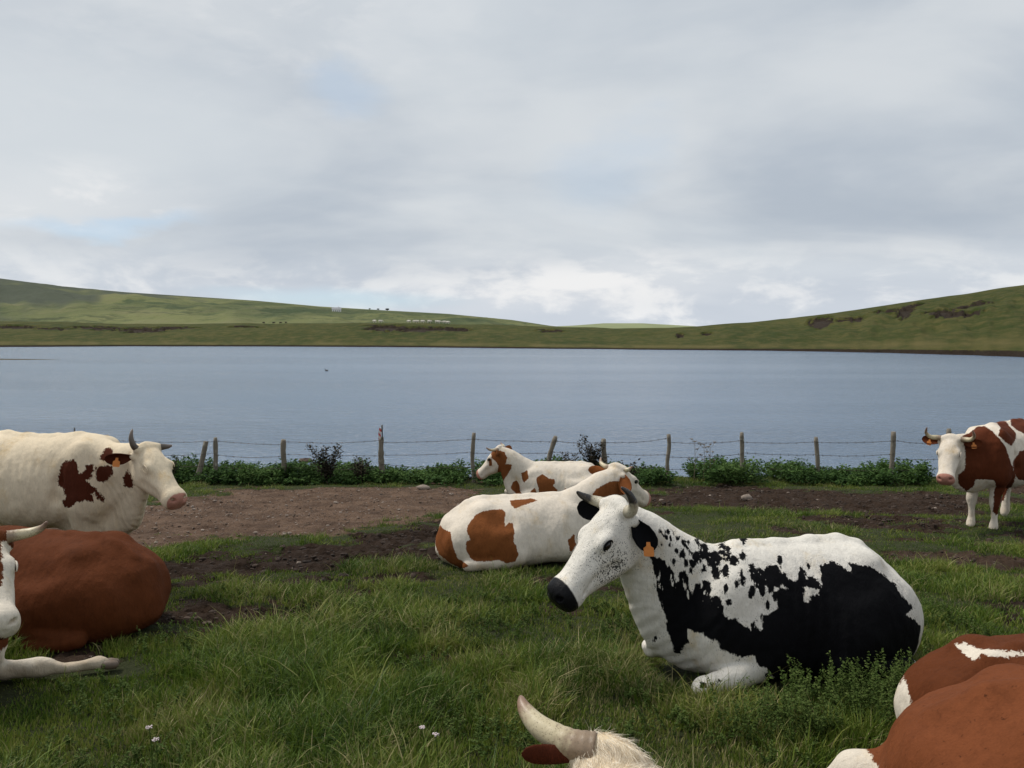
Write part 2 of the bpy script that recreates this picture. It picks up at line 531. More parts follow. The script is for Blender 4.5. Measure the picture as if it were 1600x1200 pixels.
    def bow(a, b, up, n=7):
        a = np.array(a, float); b = np.array(b, float)
        t = np.linspace(0, 1, n)[:, None]
        return a + (b - a) * t + np.array([0, 0, 1.0]) * up * np.sin(t * math.pi)
    C1 = bow(nt, top_e, nk.get('arch', -.03)); C2 = bow((np.array(nt) + nbm) / 2, mid_e, -.0); C3 = bow(nbm, bot_e, -.03 - nk['sag'])
    for C, r0, r1, k in ((C1, nk['crest'] * 1.3, .075 * hs, .08), (C2, nk.get('mid', .21), .10 * hs, .08), (C3, nk['throat'] * 1.5, .072 * hs, .08)):
        n = len(C)
        for i in range(n - 1):
            ra = r0 + (r1 - r0) * (i / (n - 1)) ** .7; rb = r0 + (r1 - r0) * ((i + 1) / (n - 1)) ** .7
            A(p_cone(C[i], C[i + 1], ra, rb, lat, nk['flat'] + .12 * (1 - i / n)), k)
    if nk['dew']:
        D = np.array([brisk + (0, 0, -.02), 0.55 * np.array(brisk) + .45 * bot_e + (0, 0, -.13 * nk['dew']), 0.25 * np.array(brisk) + .75 * bot_e + (0, 0, -.06 * nk['dew']), bot_e])
        D = catmull(D, 15); rr = np.linspace(.12, .045, 15)
        for i in range(14):
            A(p_cone(D[i], D[i + 1], rr[i], rr[i + 1], lat, .36), .07)
    # head
    A(p_loft(HEAD, 0.0, 2.35, R, o, hs), .035)
    E = []
    for sgn in (1, -1):
        A(p_ell(H(.170, .088 * sgn, -.040), np.array((.056, .040, .042)) * hs, R), .03 * hs)      # orbit
        A(p_ell(H(.12, .090 * sgn, -.175), np.array((.090, .028, .085)) * hs, R), .03 * hs)       # cheek
        A(p_ell(H(.29, .072 * sgn, -.10), np.array((.10, .022, .020)) * hs, R), .03 * hs)        # facial crest
        A(p_ell(H(-.02, .085 * sgn, -.005), np.array((.035, .045, .035)) * hs, R), .03 * hs)      # horn base
        A(p_ell(H(-.015, .105 * sgn, -.07), np.array((.035, .040, .032)) * hs, R), .02 * hs)      # ear base
        A(p_ell(H(.182, .126 * sgn, -.045), np.array((.034, .018, .021)) * hs, R), .012 * hs, 's')  # eye opening
        A(p_ell(H(.27, .118 * sgn, -.175), np.array((.08, .022, .035)) * hs, R), .03 * hs, 's')   # hollow before the cheek
        A(p_ell(H(.532, .052 * sgn, -.080), np.array((.024, .022, .014)) * hs, R), .012 * hs, 's')  # nostril
        A(p_cone(H(.555, .045 * sgn, -.142), H(.42, .084 * sgn, -.152), .004 * hs, .006 * hs), .014 * hs, 's')   # mouth
        A(p_cone(H(.42, .084 * sgn, -.152), H(.33, .086 * sgn, -.135), .006 * hs, .004 * hs), .014 * hs, 's')
    A(p_ell(H(-.045, 0, .012), np.array((.04, .075, .03)) * hs, R), .03 * hs)                     # poll
    for hx_, hz_, hy_ in hollow:
        for sgn in (1, -1): A(p_ell((hx_, hy_ * sgn, hz_), (.16, .06, .09)), .10, 's')
    z_ = zf if pose == 'lying' else 1.0
    creases = [((.50, .235, .30 * z_), (.42, .165, .72 * z_), .015)] if pose == 'lying' else \
              [((-.38, .385, .72), (-.42, .31, 1.18), .034), ((.20, .335, .68), (.27, .265, 1.18), .026), ((.54, .205, .86), (.47, .17, 1.22), .022)]
    for a_, b_, r_ in creases:
        for sgn in (1, -1):
            P_ = [np.array((a_[0] + (b_[0] - a_[0]) * f_, (a_[1] + (b_[1] - a_[1]) * f_ + (.030 if f_ in (0, 1) else .0)) * sgn, a_[2] + (b_[2] - a_[2]) * f_)) for f_ in (0, .35, .65, 1)]
            for q0, q1, r0_, r1_ in zip(P_[:-1], P_[1:], (.004, r_, r_), (r_, r_, .004)): A(p_cone(q0, q1, r0_, r1_), .06, 's')
    for p, k, op in extra: A(p, k, op)
    lo = np.min([p[1] for p, k, op in prims if op == 'u'], 0) - .03; hi = np.max([p[2] for p, k, op in prims if op == 'u'], 0) + .03
    lo[2] = max(lo[2], -.12)
    fld = Field(lo, hi, vox)
    for (fn, a, b), k, op in prims: fld.add(fn, a, b, k, op)
    V, Q = fld.mesh()
    # ribs, folds and the unevenness of a hide, along the surface normal
    nrm = np.zeros_like(V); fn_ = np.cross(V[Q[:, 2]] - V[Q[:, 0]], V[Q[:, 3]] - V[Q[:, 1]])
    for k in range(4):
        for d in range(3): nrm[:, d] += np.bincount(Q[:, k], fn_[:, d], len(V))
    nrm /= np.linalg.norm(nrm, axis=1)[:, None] + 1e-9
    hp = ((V - o) / hs) @ R
    onhead = (hp[:, 0] > -.02) & (np.abs(hp[:, 1]) < .2) & (hp[:, 2] > -.34) & (hp[:, 2] < .12) & (hp[:, 0] < .62)
    zt = .88 * zf if pose == 'lying' else 1.40; zl = 0 if pose == 'lying' else .55
    hz = np.clip((V[:, 2] - zl) / (zt - zl), 0, 1)
    rib = np.sin((V[:, 0] - .18 * (1 - hz)) * 2 * math.pi / .072) * np.clip(1 - np.abs(V[:, 0] - .0) / .30, 0, 1) * np.clip(np.sin(np.clip(hz, 0, 1) * math.pi), 0, 1)
    neckz = np.clip((V[:, 0] - .45) / .1, 0, 1) * ~onhead * np.clip((.75 - hz) / .3, 0, 1)
    ax = unit(0.5 * (top_e + bot_e) - 0.5 * (nb_top + nb_bot))
    q_ = (V - nb_bot) @ ax
    fold = np.sin(q_ * 2 * math.pi / .075 + 5 * fbm(V[:, 0] * 6, V[:, 2] * 6, 5, 2)) * neckz
    un = (fbm(V[:, 0] * 9 + V[:, 1] * 3, V[:, 2] * 8 - V[:, 1] * 3, 11, 3) - .5)
    disp = rib * .0034 + fold * .0022 + un * .016 * (1 - .75 * onhead)
    V = V + nrm * disp[:, None]
    return V, Q, (R, o, hs)


def ear_arrays(R, o, hs, sgn, back=0.25, droop=-0.15, L=.21, W=.115, d=None, opn=None):
    """leaf shaped cupped ear with thickness; returns verts, quads and an 'inner' mask"""
    base = np.array([-.02, .115 * sgn, -.07])
    d = unit([-back, sgn, droop] if d is None else [d[0], d[1] * sgn, d[2]])
    ov = np.array([.6, .25 * sgn, .6] if opn is None else [opn[0], opn[1] * sgn, opn[2]])
    opn = unit(ov - d * np.dot(ov, d))                        # direction the opening looks
    w = np.cross(d, opn)
    nu, nv = 15, 13
    U = np.linspace(0, 1, nu); Vv = np.linspace(-1, 1, nv)
    prof = np.interp(U, [0, .12, .35, .6, .8, .93, 1], [.42, .62, .98, 1.0, .86, .55, .08])
    P = np.zeros((nu, nv, 3)); N = np.zeros((nu, nv, 3))
    for i, u in enumerate(U):
        cup = .62 * (1 - u) + .22
        for j, v in enumerate(Vv):
            a = v * 1.25 * cup * 1.3
            rad = W * prof[i] * .5 / (1.25 * cup * 1.3)
            P[i, j] = base + d * (L * u) + w * (rad * math.sin(a)) + opn * (rad * (1 - math.cos(a)) + .015 * u * u)
            N[i, j] = w * math.sin(a) - opn * math.cos(a)
    th = .006
    outer = P + N * th * .5; inner = P - N * th * .5
    Vt = np.concatenate([outer.reshape(-1, 3), inner.reshape(-1, 3)])
    q = []
    idx = lambda i, j, s: s * nu * nv + i * nv + j
    for i in range(nu - 1):
        for j in range(nv - 1):
            q.append((idx(i, j, 0), idx(i + 1, j, 0), idx(i + 1, j + 1, 0), idx(i, j + 1, 0)))
            q.append((idx(i, j, 1), idx(i, j + 1, 1), idx(i + 1, j + 1, 1), idx(i + 1, j, 1)))
        for j in (0, nv - 1):
            q.append((idx(i, j, 0), idx(i, j, 1), idx(i + 1, j, 1), idx(i + 1, j, 0)))
    for j in range(nv - 1):
        for i in (0, nu - 1):
            q.append((idx(i, j, 0), idx(i, j + 1, 0), idx(i, j + 1, 1), idx(i, j, 1)))
    Vw = o + hs * (Vt @ R.T)
    inn = np.concatenate([np.zeros(nu * nv), np.repeat(np.interp(U, [0, .2, .7, 1], [.6, 1, .6, 0]), nv) * np.tile(np.clip(1.6 - 1.9 * np.abs(Vv), 0, 1), nu)])
    tag_at = o + hs * (R @ (base + d * L * .5 + w * W * -.12 * 1))
    return Vw, np.array(q), inn, (o + hs * (R @ base), R @ d, R @ opn, R @ w)


def poly_sd(P, poly):
    """signed distance, positive inside, of 2D points to a polygon"""
    poly = np.asarray(poly, float); d2 = np.full(len(P), 1e9); ins = np.zeros(len(P), bool)
    for i in range(len(poly)):
        a = poly[i]; b = poly[(i + 1) % len(poly)]; e = b - a; w = P - a
        t = np.clip((w @ e) / (e @ e + 1e-12), 0, 1)
        q = w - t[:, None] * e
        d2 = np.minimum(d2, (q ** 2).sum(1))
        c = ((a[1] <= P[:, 1]) & (b[1] > P[:, 1])) | ((b[1] <= P[:, 1]) & (a[1] > P[:, 1]))
        xi = a[0] + (P[:, 1] - a[1]) / (b[1] - a[1] + 1e-15) * (b[0] - a[0])
        ins ^= c & (P[:, 0] < xi)
    return np.where(ins, 1, -1) * np.sqrt(d2)


def patch_field(P2, polys):
    out = np.full(len(P2), -.5)
    for poly in polys:
        poly = np.asarray(poly, float)
        lo = poly.min(0) - .12; hi = poly.max(0) + .12
        m = ((P2 >= lo) & (P2 <= hi)).all(1)
        if m.any():
            out[m] = np.maximum(out[m], poly_sd(P2[m], poly))
    return out
PATCH = {
 'D': dict(u=(-0.8468, 0.5319, 0.0), v=(-0.1603, -0.2553, 0.9535), polys=[[(-0.761,0.623),(-0.733,0.551),(-0.722,0.446),(-0.694,0.384),(-0.671,0.301),(-0.66,0.227),(-0.633,0.154),(-0.611,0.08),(-0.585,0.042),(-0.551,0.088),(-0.518,0.137),(-0.525,0.21),(-0.487,0.189),(-0.435,0.197),(-0.398,0.166),(-0.347,0.166),(-0.341,0.121),(-0.28,0.106),(-0.239,0.08),(-0.179,0.102),(-0.139,0.1),(-0.123,0.051),(-0.077,0.034),(-0.031,-0.021),(-0.018,-0.058),(0.05,-0.06),(0.117,-0.099),(0.303,-0.121),(0.571,-0.082),(0.744,-0.012),(0.839,0.182),(0.863,0.333),(0.749,0.396),(0.803,0.442),(0.74,0.502),(0.703,0.574),(0.627,0.622),(0.563,0.659),(0.487,0.669),(0.419,0.68),(0.445,0.622),(0.387,0.644),(0.326,0.678),(0.287,0.669),(0.246,0.643),(0.253,0.59),(0.248,0.526),(0.225,0.472),(0.182,0.479),(0.17,0.416),(0.145,0.435),(0.152,0.508),(0.11,0.515),(0.047,0.5),(0.015,0.487),(-0.032,0.472),(-0.043,0.441),(-0.017,0.412),(-0.007,0.372),(-0.064,0.337),(-0.101,0.335),(-0.1,0.254),(-0.116,0.243),(-0.141,0.301),(-0.167,0.279),(-0.171,0.249),(-0.222,0.27),(-0.253,0.302),(-0.293,0.289),(-0.314,0.338),(-0.33,0.387),(-0.336,0.428),(-0.356,0.415),(-0.397,0.406),(-0.388,0.454),(-0.404,0.494),(-0.446,0.501),(-0.482,0.466),(-0.502,0.422),(-0.519,0.452),(-0.525,0.504),(-0.547,0.545),(-0.562,0.501),(-0.598,0.477),(-0.61,0.54),(-0.642,0.558),(-0.664,0.599),(-0.696,0.607),(-0.728,0.615)],[(-0.182,0.617),(-0.155,0.63),(-0.141,0.589),(-0.114,0.602),(-0.088,0.588),(-0.055,0.623),(-0.007,0.624),(0.004,0.58),(0.038,0.583),(0.059,0.553),(0.111,0.547),(0.127,0.628),(0.152,0.603),(0.165,0.562),(0.199,0.586),(0.238,0.547),(0.241,0.505),(0.173,0.51),(0.11,0.505),(0.047,0.489),(0.016,0.507),(-0.032,0.483),(-0.048,0.451),(-0.069,0.48),(-0.079,0.51),(-0.09,0.437),(-0.122,0.455),(-0.142,0.505),(-0.173,0.533)],[(-0.472,0.705),(-0.437,0.729),(-0.409,0.701),(-0.414,0.673),(-0.361,0.678),(-0.334,0.636),(-0.349,0.592),(-0.401,0.578),(-0.423,0.618),(-0.449,0.627),(-0.421,0.555),(-0.447,0.542),(-0.485,0.602),(-0.517,0.642),(-0.55,0.682),(-0.577,0.712),(-0.573,0.745),(-0.551,0.714),(-0.507,0.664),(-0.466,0.668)],[(-0.184,0.781),(-0.186,0.764),(-0.195,0.75),(-0.206,0.744),(-0.216,0.748),(-0.224,0.761),(-0.227,0.778),(-0.225,0.796),(-0.217,0.809),(-0.206,0.815),(-0.195,0.811),(-0.187,0.798)],[(-0.191,0.665),(-0.194,0.65),(-0.201,0.639),(-0.21,0.634),(-0.22,0.637),(-0.227,0.647),(-0.229,0.661),(-0.226,0.677),(-0.219,0.688),(-0.209,0.693),(-0.2,0.69),(-0.193,0.68)],[(-0.24,0.633),(-0.243,0.618),(-0.253,0.606),(-0.266,0.601),(-0.279,0.604),(-0.288,0.614),(-0.292,0.629),(-0.289,0.644),(-0.279,0.656),(-0.266,0.661),(-0.253,0.659),(-0.243,0.648)],[(-0.313,0.699),(-0.316,0.677),(-0.324,0.661),(-0.334,0.655),(-0.345,0.66),(-0.353,0.674),(-0.356,0.695),(-0.353,0.718),(-0.345,0.738),(-0.335,0.739),(-0.324,0.738),(-0.316,0.721)],[(-0.285,0.69),(-0.287,0.676),(-0.291,0.665),(-0.297,0.661),(-0.304,0.664),(-0.308,0.674),(-0.31,0.688),(-0.308,0.702),(-0.304,0.713),(-0.297,0.718),(-0.291,0.714),(-0.286,0.704)],[(-0.285,0.651),(-0.288,0.639),(-0.296,0.63),(-0.308,0.626),(-0.319,0.628),(-0.328,0.636),(-0.331,0.647),(-0.328,0.66),(-0.32,0.669),(-0.308,0.673),(-0.296,0.671),(-0.288,0.663)],[(-0.341,0.551),(-0.344,0.531),(-0.352,0.516),(-0.363,0.509),(-0.375,0.514),(-0.383,0.528),(-0.387,0.547),(-0.384,0.567),(-0.376,0.583),(-0.365,0.589),(-0.353,0.585),(-0.344,0.571)],[(-0.29,0.565),(-0.293,0.547),(-0.301,0.533),(-0.312,0.527),(-0.323,0.531),(-0.332,0.544),(-0.335,0.562),(-0.332,0.581),(-0.324,0.595),(-0.313,0.601),(-0.301,0.597),(-0.293,0.584)],[(-0.209,0.56),(-0.211,0.549),(-0.216,0.541),(-0.222,0.538),(-0.228,0.54),(-0.233,0.547),(-0.234,0.557),(-0.232,0.568),(-0.228,0.576),(-0.221,0.58),(-0.215,0.577),(-0.211,0.57)],[(-0.231,0.498),(-0.233,0.485),(-0.238,0.475),(-0.245,0.471),(-0.252,0.474),(-0.258,0.483),(-0.26,0.495),(-0.258,0.508),(-0.253,0.518),(-0.246,0.522),(-0.238,0.519),(-0.233,0.51)],[(-0.194,0.516),(-0.196,0.502),(-0.203,0.491),(-0.213,0.486),(-0.222,0.489),(-0.229,0.499),(-0.231,0.513),(-0.229,0.528),(-0.222,0.539),(-0.213,0.544),(-0.203,0.541),(-0.196,0.531)],[(-0.292,0.465),(-0.294,0.451),(-0.3,0.44),(-0.308,0.435),(-0.316,0.438),(-0.322,0.448),(-0.324,0.462),(-0.323,0.477),(-0.317,0.488),(-0.309,0.492),(-0.3,0.489),(-0.294,0.479)],[(-0.142,0.459),(-0.145,0.441),(-0.152,0.427),(-0.161,0.422),(-0.17,0.426),(-0.177,0.438),(-0.18,0.456),(-0.177,0.474),(-0.17,0.488),(-0.161,0.493),(-0.152,0.489),(-0.145,0.477)],[(-0.28,0.39),(-0.281,0.382),(-0.286,0.377),(-0.292,0.374),(-0.298,0.376),(-0.302,0.381),(-0.304,0.388),(-0.302,0.395),(-0.298,0.4),(-0.292,0.403),(-0.286,0.401),(-0.281,0.397)],[(0.023,0.654),(0.02,0.639),(0.014,0.628),(0.006,0.624),(-0.001,0.627),(-0.006,0.637),(-0.007,0.652),(-0.004,0.667),(0.002,0.678),(0.01,0.683),(0.017,0.68),(0.022,0.669)],[(0.186,0.638),(0.184,0.626),(0.179,0.617),(0.174,0.613),(0.17,0.616),(0.167,0.625),(0.166,0.636),(0.169,0.649),(0.173,0.658),(0.178,0.661),(0.183,0.659),(0.185,0.65)],[(-0.056,0.394),(-0.058,0.378),(-0.064,0.367),(-0.071,0.362),(-0.079,0.365),(-0.085,0.376),(-0.087,0.391),(-0.085,0.407),(-0.079,0.419),(-0.071,0.423),(-0.064,0.42),(-0.058,0.409)],[(-0.466,0.732),(-0.468,0.723),(-0.473,0.716),(-0.48,0.712),(-0.487,0.714),(-0.493,0.72),(-0.495,0.729),(-0.494,0.738),(-0.489,0.746),(-0.481,0.747),(-0.473,0.746),(-0.468,0.74)],[(-0.542,0.65),(-0.544,0.635),(-0.55,0.624),(-0.558,0.619),(-0.567,0.623),(-0.573,0.633),(-0.576,0.648),(-0.574,0.663),(-0.568,0.674),(-0.56,0.679),(-0.552,0.675),(-0.545,0.665)],[(-0.527,0.594),(-0.529,0.581),(-0.534,0.571),(-0.542,0.567),(-0.549,0.57),(-0.555,0.579),(-0.557,0.591),(-0.555,0.604),(-0.55,0.614),(-0.543,0.618),(-0.535,0.615),(-0.53,0.606)],[(-0.49,0.591),(-0.492,0.58),(-0.497,0.571),(-0.505,0.567),(-0.513,0.569),(-0.519,0.577),(-0.521,0.589),(-0.519,0.6),(-0.514,0.609),(-0.506,0.613),(-0.498,0.611),(-0.492,0.603)],[(-0.502,0.548),(-0.504,0.537),(-0.508,0.528),(-0.515,0.524),(-0.521,0.527),(-0.526,0.535),(-0.528,0.546),(-0.526,0.558),(-0.522,0.567),(-0.515,0.57),(-0.509,0.568),(-0.504,0.56)],[(-0.58,0.727),(-0.582,0.718),(-0.586,0.71),(-0.592,0.707),(-0.598,0.709),(-0.603,0.715),(-0.605,0.725),(-0.604,0.735),(-0.6,0.742),(-0.594,0.746),(-0.587,0.744),(-0.583,0.737)],[(-0.612,0.771),(-0.612,0.763),(-0.616,0.758),(-0.62,0.755),(-0.625,0.757),(-0.629,0.762),(-0.63,0.769),(-0.629,0.777),(-0.626,0.783),(-0.622,0.786),(-0.617,0.784),(-0.613,0.779)],[(-0.643,0.77),(-0.644,0.762),(-0.649,0.756),(-0.656,0.754),(-0.664,0.755),(-0.669,0.76),(-0.671,0.767),(-0.67,0.775),(-0.665,0.781),(-0.658,0.784),(-0.651,0.783),(-0.645,0.778)],[(-0.592,0.657),(-0.593,0.648),(-0.596,0.642),(-0.601,0.639),(-0.606,0.641),(-0.609,0.647),(-0.611,0.655),(-0.61,0.664),(-0.606,0.67),(-0.602,0.673),(-0.597,0.671),(-0.593,0.665)],[(-0.624,0.734),(-0.625,0.725),(-0.628,0.719),(-0.632,0.716),(-0.636,0.718),(-0.64,0.724),(-0.641,0.732),(-0.64,0.741),(-0.637,0.748),(-0.633,0.75),(-0.629,0.749),(-0.626,0.742)],[(-0.653,0.737),(-0.653,0.729),(-0.656,0.724),(-0.66,0.721),(-0.665,0.723),(-0.668,0.728),(-0.669,0.735),(-0.668,0.743),(-0.666,0.749),(-0.661,0.751),(-0.657,0.749),(-0.654,0.744)],[(-0.631,0.691),(-0.632,0.685),(-0.635,0.681),(-0.638,0.679),(-0.642,0.681),(-0.645,0.684),(-0.646,0.689),(-0.645,0.695),(-0.643,0.699),(-0.639,0.701),(-0.635,0.699),(-0.632,0.696)],[(-0.522,0.717),(-0.523,0.711),(-0.526,0.707),(-0.53,0.705),(-0.534,0.706),(-0.537,0.71),(-0.538,0.715),(-0.538,0.721),(-0.535,0.725),(-0.531,0.727),(-0.526,0.726),(-0.523,0.722)],[(-0.56,0.512),(-0.561,0.496),(-0.566,0.484),(-0.572,0.48),(-0.578,0.483),(-0.583,0.494),(-0.585,0.51),(-0.584,0.526),(-0.579,0.538),(-0.573,0.543),(-0.567,0.539),(-0.562,0.528)],[(-0.598,0.593),(-0.599,0.581),(-0.604,0.573),(-0.61,0.569),(-0.617,0.572),(-0.621,0.58),(-0.623,0.591),(-0.622,0.603),(-0.617,0.612),(-0.611,0.615),(-0.605,0.613),(-0.6,0.605)],[(-0.098,0.509),(-0.101,0.488),(-0.11,0.472),(-0.122,0.466),(-0.133,0.47),(-0.141,0.484),(-0.144,0.505),(-0.141,0.526),(-0.132,0.542),(-0.121,0.548),(-0.109,0.544),(-0.101,0.529)],[(-0.669,0.746),(-0.669,0.736),(-0.672,0.729),(-0.676,0.726),(-0.681,0.729),(-0.684,0.735),(-0.685,0.745),(-0.685,0.754),(-0.682,0.762),(-0.678,0.765),(-0.673,0.762),(-0.67,0.756)],[(-0.68,0.692),(-0.681,0.687),(-0.683,0.683),(-0.686,0.681),(-0.689,0.682),(-0.692,0.686),(-0.693,0.691),(-0.692,0.697),(-0.69,0.701),(-0.687,0.702),(-0.683,0.701),(-0.681,0.697)],[(-0.685,0.766),(-0.686,0.76),(-0.689,0.755),(-0.693,0.753),(-0.697,0.754),(-0.7,0.758),(-0.702,0.765),(-0.701,0.771),(-0.698,0.776),(-0.694,0.778),(-0.69,0.777),(-0.686,0.773)],[(-0.409,-0.077),(-0.411,-0.087),(-0.418,-0.094),(-0.428,-0.098),(-0.438,-0.097),(-0.446,-0.091),(-0.449,-0.082),(-0.446,-0.073),(-0.439,-0.065),(-0.429,-0.061),(-0.419,-0.063),(-0.412,-0.068)],[(-0.36,-0.072),(-0.362,-0.078),(-0.367,-0.082),(-0.375,-0.083),(-0.383,-0.082),(-0.389,-0.078),(-0.391,-0.073),(-0.389,-0.067),(-0.384,-0.063),(-0.376,-0.061),(-0.368,-0.063),(-0.362,-0.067)],[(-0.319,-0.049),(-0.321,-0.054),(-0.326,-0.059),(-0.333,-0.061),(-0.34,-0.06),(-0.345,-0.057),(-0.347,-0.051),(-0.345,-0.045),(-0.34,-0.041),(-0.333,-0.039),(-0.326,-0.04),(-0.321,-0.043)],[(-0.055,-0.014),(-0.056,-0.027),(-0.06,-0.037),(-0.067,-0.041),(-0.076,-0.036),(-0.082,-0.027),(-0.085,-0.014),(-0.083,-0.002),(-0.078,0.007),(-0.071,0.01),(-0.064,0.007),(-0.058,-0.002)],[(-0.026,-0.052),(-0.038,-0.045),(-0.044,-0.052),(-0.052,-0.056),(-0.06,-0.054),(-0.066,-0.048),(-0.069,-0.038),(-0.068,-0.026),(-0.062,-0.019),(-0.054,-0.016),(-0.045,-0.02),(-0.037,-0.028)],[(-0.694,0.135),(-0.696,0.13),(-0.703,0.126),(-0.711,0.124),(-0.72,0.124),(-0.726,0.126),(-0.728,0.13),(-0.726,0.135),(-0.72,0.139),(-0.711,0.141),(-0.702,0.141),(-0.696,0.139)],[(-0.725,0.114),(-0.726,0.109),(-0.73,0.105),(-0.735,0.103),(-0.739,0.104),(-0.743,0.106),(-0.744,0.111),(-0.742,0.115),(-0.739,0.119),(-0.734,0.121),(-0.73,0.121),(-0.726,0.118)]]),
 'A': dict(u=(0.7977, 0.6031, -0.0), v=(-0.1004, 0.1327, 0.9861), polys=[[(0.055,1.095),(0.116,1.106),(0.156,1.119),(0.179,1.066),(0.191,0.987),(0.221,1.001),(0.242,1.049),(0.297,1.067),(0.295,1.0),(0.283,0.945),(0.238,0.921),(0.295,0.865),(0.338,0.816),(0.381,0.755),(0.37,0.722),(0.321,0.75),(0.299,0.82),(0.283,0.799),(0.296,0.72),(0.252,0.736),(0.233,0.76),(0.203,0.735),(0.164,0.744),(0.123,0.703),(0.063,0.696),(0.05,0.764),(0.081,0.784),(0.069,0.864),(0.024,0.896),(0.022,0.98),(0.043,1.035)],[(0.395,1.194),(0.459,1.187),(0.444,1.075),(0.396,1.068),(0.352,1.096),(0.363,1.129)],[(0.311,1.032),(0.433,1.038),(0.445,0.963),(0.415,0.921),(0.375,0.891),(0.326,0.907),(0.309,0.976)],[(0.56,0.979),(0.591,0.905),(0.6,0.832),(0.557,0.825),(0.524,0.85),(0.526,0.933)]]),
 'C': dict(u=(0.9584, 0.2853, -0.0), v=(-0.0758, 0.2545, 0.9641), polys=[[(0.736,0.778),(0.756,0.782),(0.797,0.723),(0.838,0.637),(0.813,0.576),(0.866,0.501),(0.902,0.416),(0.903,0.318),(0.892,0.218),(0.682,0.265),(0.69,0.484),(0.729,0.527),(0.739,0.582),(0.739,0.641),(0.738,0.694)],[(0.591,0.089),(0.802,0.212),(1.381,0.125),(1.352,-0.234),(0.873,-0.217),(0.583,-0.14)]]),
 'E': dict(u=(0.9884, -0.1519, 0.0), v=(0.0376, 0.2446, 0.9689), polys=[[(-0.512,0.466),(-0.444,0.496),(-0.339,0.515),(-0.248,0.516),(-0.22,0.483),(-0.231,0.407),(-0.222,0.347),(-0.185,0.385),(-0.147,0.377),(-0.131,0.288),(-0.138,0.2),(-0.108,0.141),(-0.085,0.068),(-0.122,0.009),(-0.197,-0.013),(-0.287,0.024),(-0.376,0.009),(-0.525,0.009),(-0.571,0.052),(-0.601,0.111),(-0.609,0.199),(-0.557,0.221),(-0.587,0.258),(-0.604,0.302),(-0.591,0.361),(-0.548,0.421)],[(-0.957,0.285),(-0.899,0.36),(-0.85,0.315),(-0.769,0.293),(-0.748,0.197),(-0.716,0.094),(-0.694,0.035),(-0.568,-0.034),(-0.665,-0.069),(-0.78,-0.015),(-0.907,0.063),(-0.954,0.167)],[(-0.181,0.609),(0.047,0.635),(0.109,0.61),(-0.063,0.554),(-0.117,0.522),(-0.164,0.561)],[(0.406,0.213),(0.477,0.273),(0.492,0.168),(0.46,0.107),(0.43,0.077),(0.421,0.153)],[(0.669,0.671),(0.736,0.743),(0.869,0.817),(0.982,0.825),(1.041,0.776),(1.063,0.694),(1.021,0.677),(0.917,0.682),(0.783,0.648),(0.701,0.655)]]),
 'F': dict(u=(-0.9864, 0.1645, 0.0), v=(-0.0315, -0.1888, 0.9815), polys=[[(-1.118,0.829),(-1.013,0.868),(-0.883,0.831),(-0.83,0.726),(-0.868,0.623),(-0.751,0.623),(-0.764,0.546),(-0.83,0.442),(-0.906,0.338),(-0.906,0.248),(-0.984,0.261),(-0.985,0.364),(-1.011,0.467),(-0.987,0.597),(-1.04,0.675),(-1.107,0.727)],[(-1.161,0.715),(-1.107,0.714),(-1.094,0.598),(-1.148,0.585)],[(-0.595,0.469),(-0.491,0.522),(-0.465,0.392),(-0.542,0.302),(-0.582,0.366)],[(-0.739,0.313),(-0.674,0.353),(-0.621,0.262),(-0.621,0.184),(-0.554,0.085),(-0.67,0.109),(-0.778,0.21)],[(-0.335,0.393),(-0.231,0.458),(-0.128,0.381),(-0.024,0.368),(-0.025,0.291),(-0.064,0.266),(0.027,0.189),(0.002,0.073),(-0.075,0.047),(-0.128,0.086),(-0.178,0.007),(-0.282,0.02),(-0.296,0.213),(-0.335,0.316)],[(-0.438,0.161),(-0.361,0.226),(-0.322,0.111),(-0.295,0.02),(-0.412,0.033)],[(0.117,0.139),(0.155,0.228),(0.192,0.165),(0.179,0.076),(0.117,0.087)],[(0.282,0.217),(0.333,0.268),(0.412,0.102),(0.281,0.102)]]),
 'G': dict(u=(-0.344, 0.939, 0.0), v=(-0.1311, -0.048, 0.9902), polys=[[(-0.409,1.138),(-0.274,1.268),(-0.25,1.302),(-0.171,1.314),(-0.091,1.262),(-0.012,1.176),(0.054,1.092),(0.095,0.992),(0.131,0.876),(0.166,0.789),(0.197,0.7),(0.187,0.637),(0.155,0.535),(0.11,0.443),(0.086,0.324),(0.032,0.294),(0.042,0.209),(-0.002,0.176),(-0.035,0.225),(-0.032,0.318),(-0.031,0.469),(-0.015,0.563),(-0.036,0.63),(-0.144,0.626),(-0.232,0.618),(-0.255,0.524),(-0.332,0.455),(-0.421,0.539),(-0.424,0.661),(-0.349,0.743),(-0.357,1.01),(-0.395,1.109)],[(-0.073,1.438),(0.056,1.438),(0.113,1.34),(0.179,1.265),(0.18,1.185),(0.156,1.119),(0.131,1.07),(0.066,1.123),(-0.006,1.192),(-0.002,1.269),(0.009,1.304)],[(0.108,1.501),(0.392,1.517),(0.407,1.212),(0.272,1.26),(0.192,1.299),(0.126,1.36)],[(0.157,0.878),(0.224,1.02),(0.275,1.041),(0.408,1.086),(0.438,0.647),(0.291,0.645),(0.225,0.656),(0.168,0.744)]]),
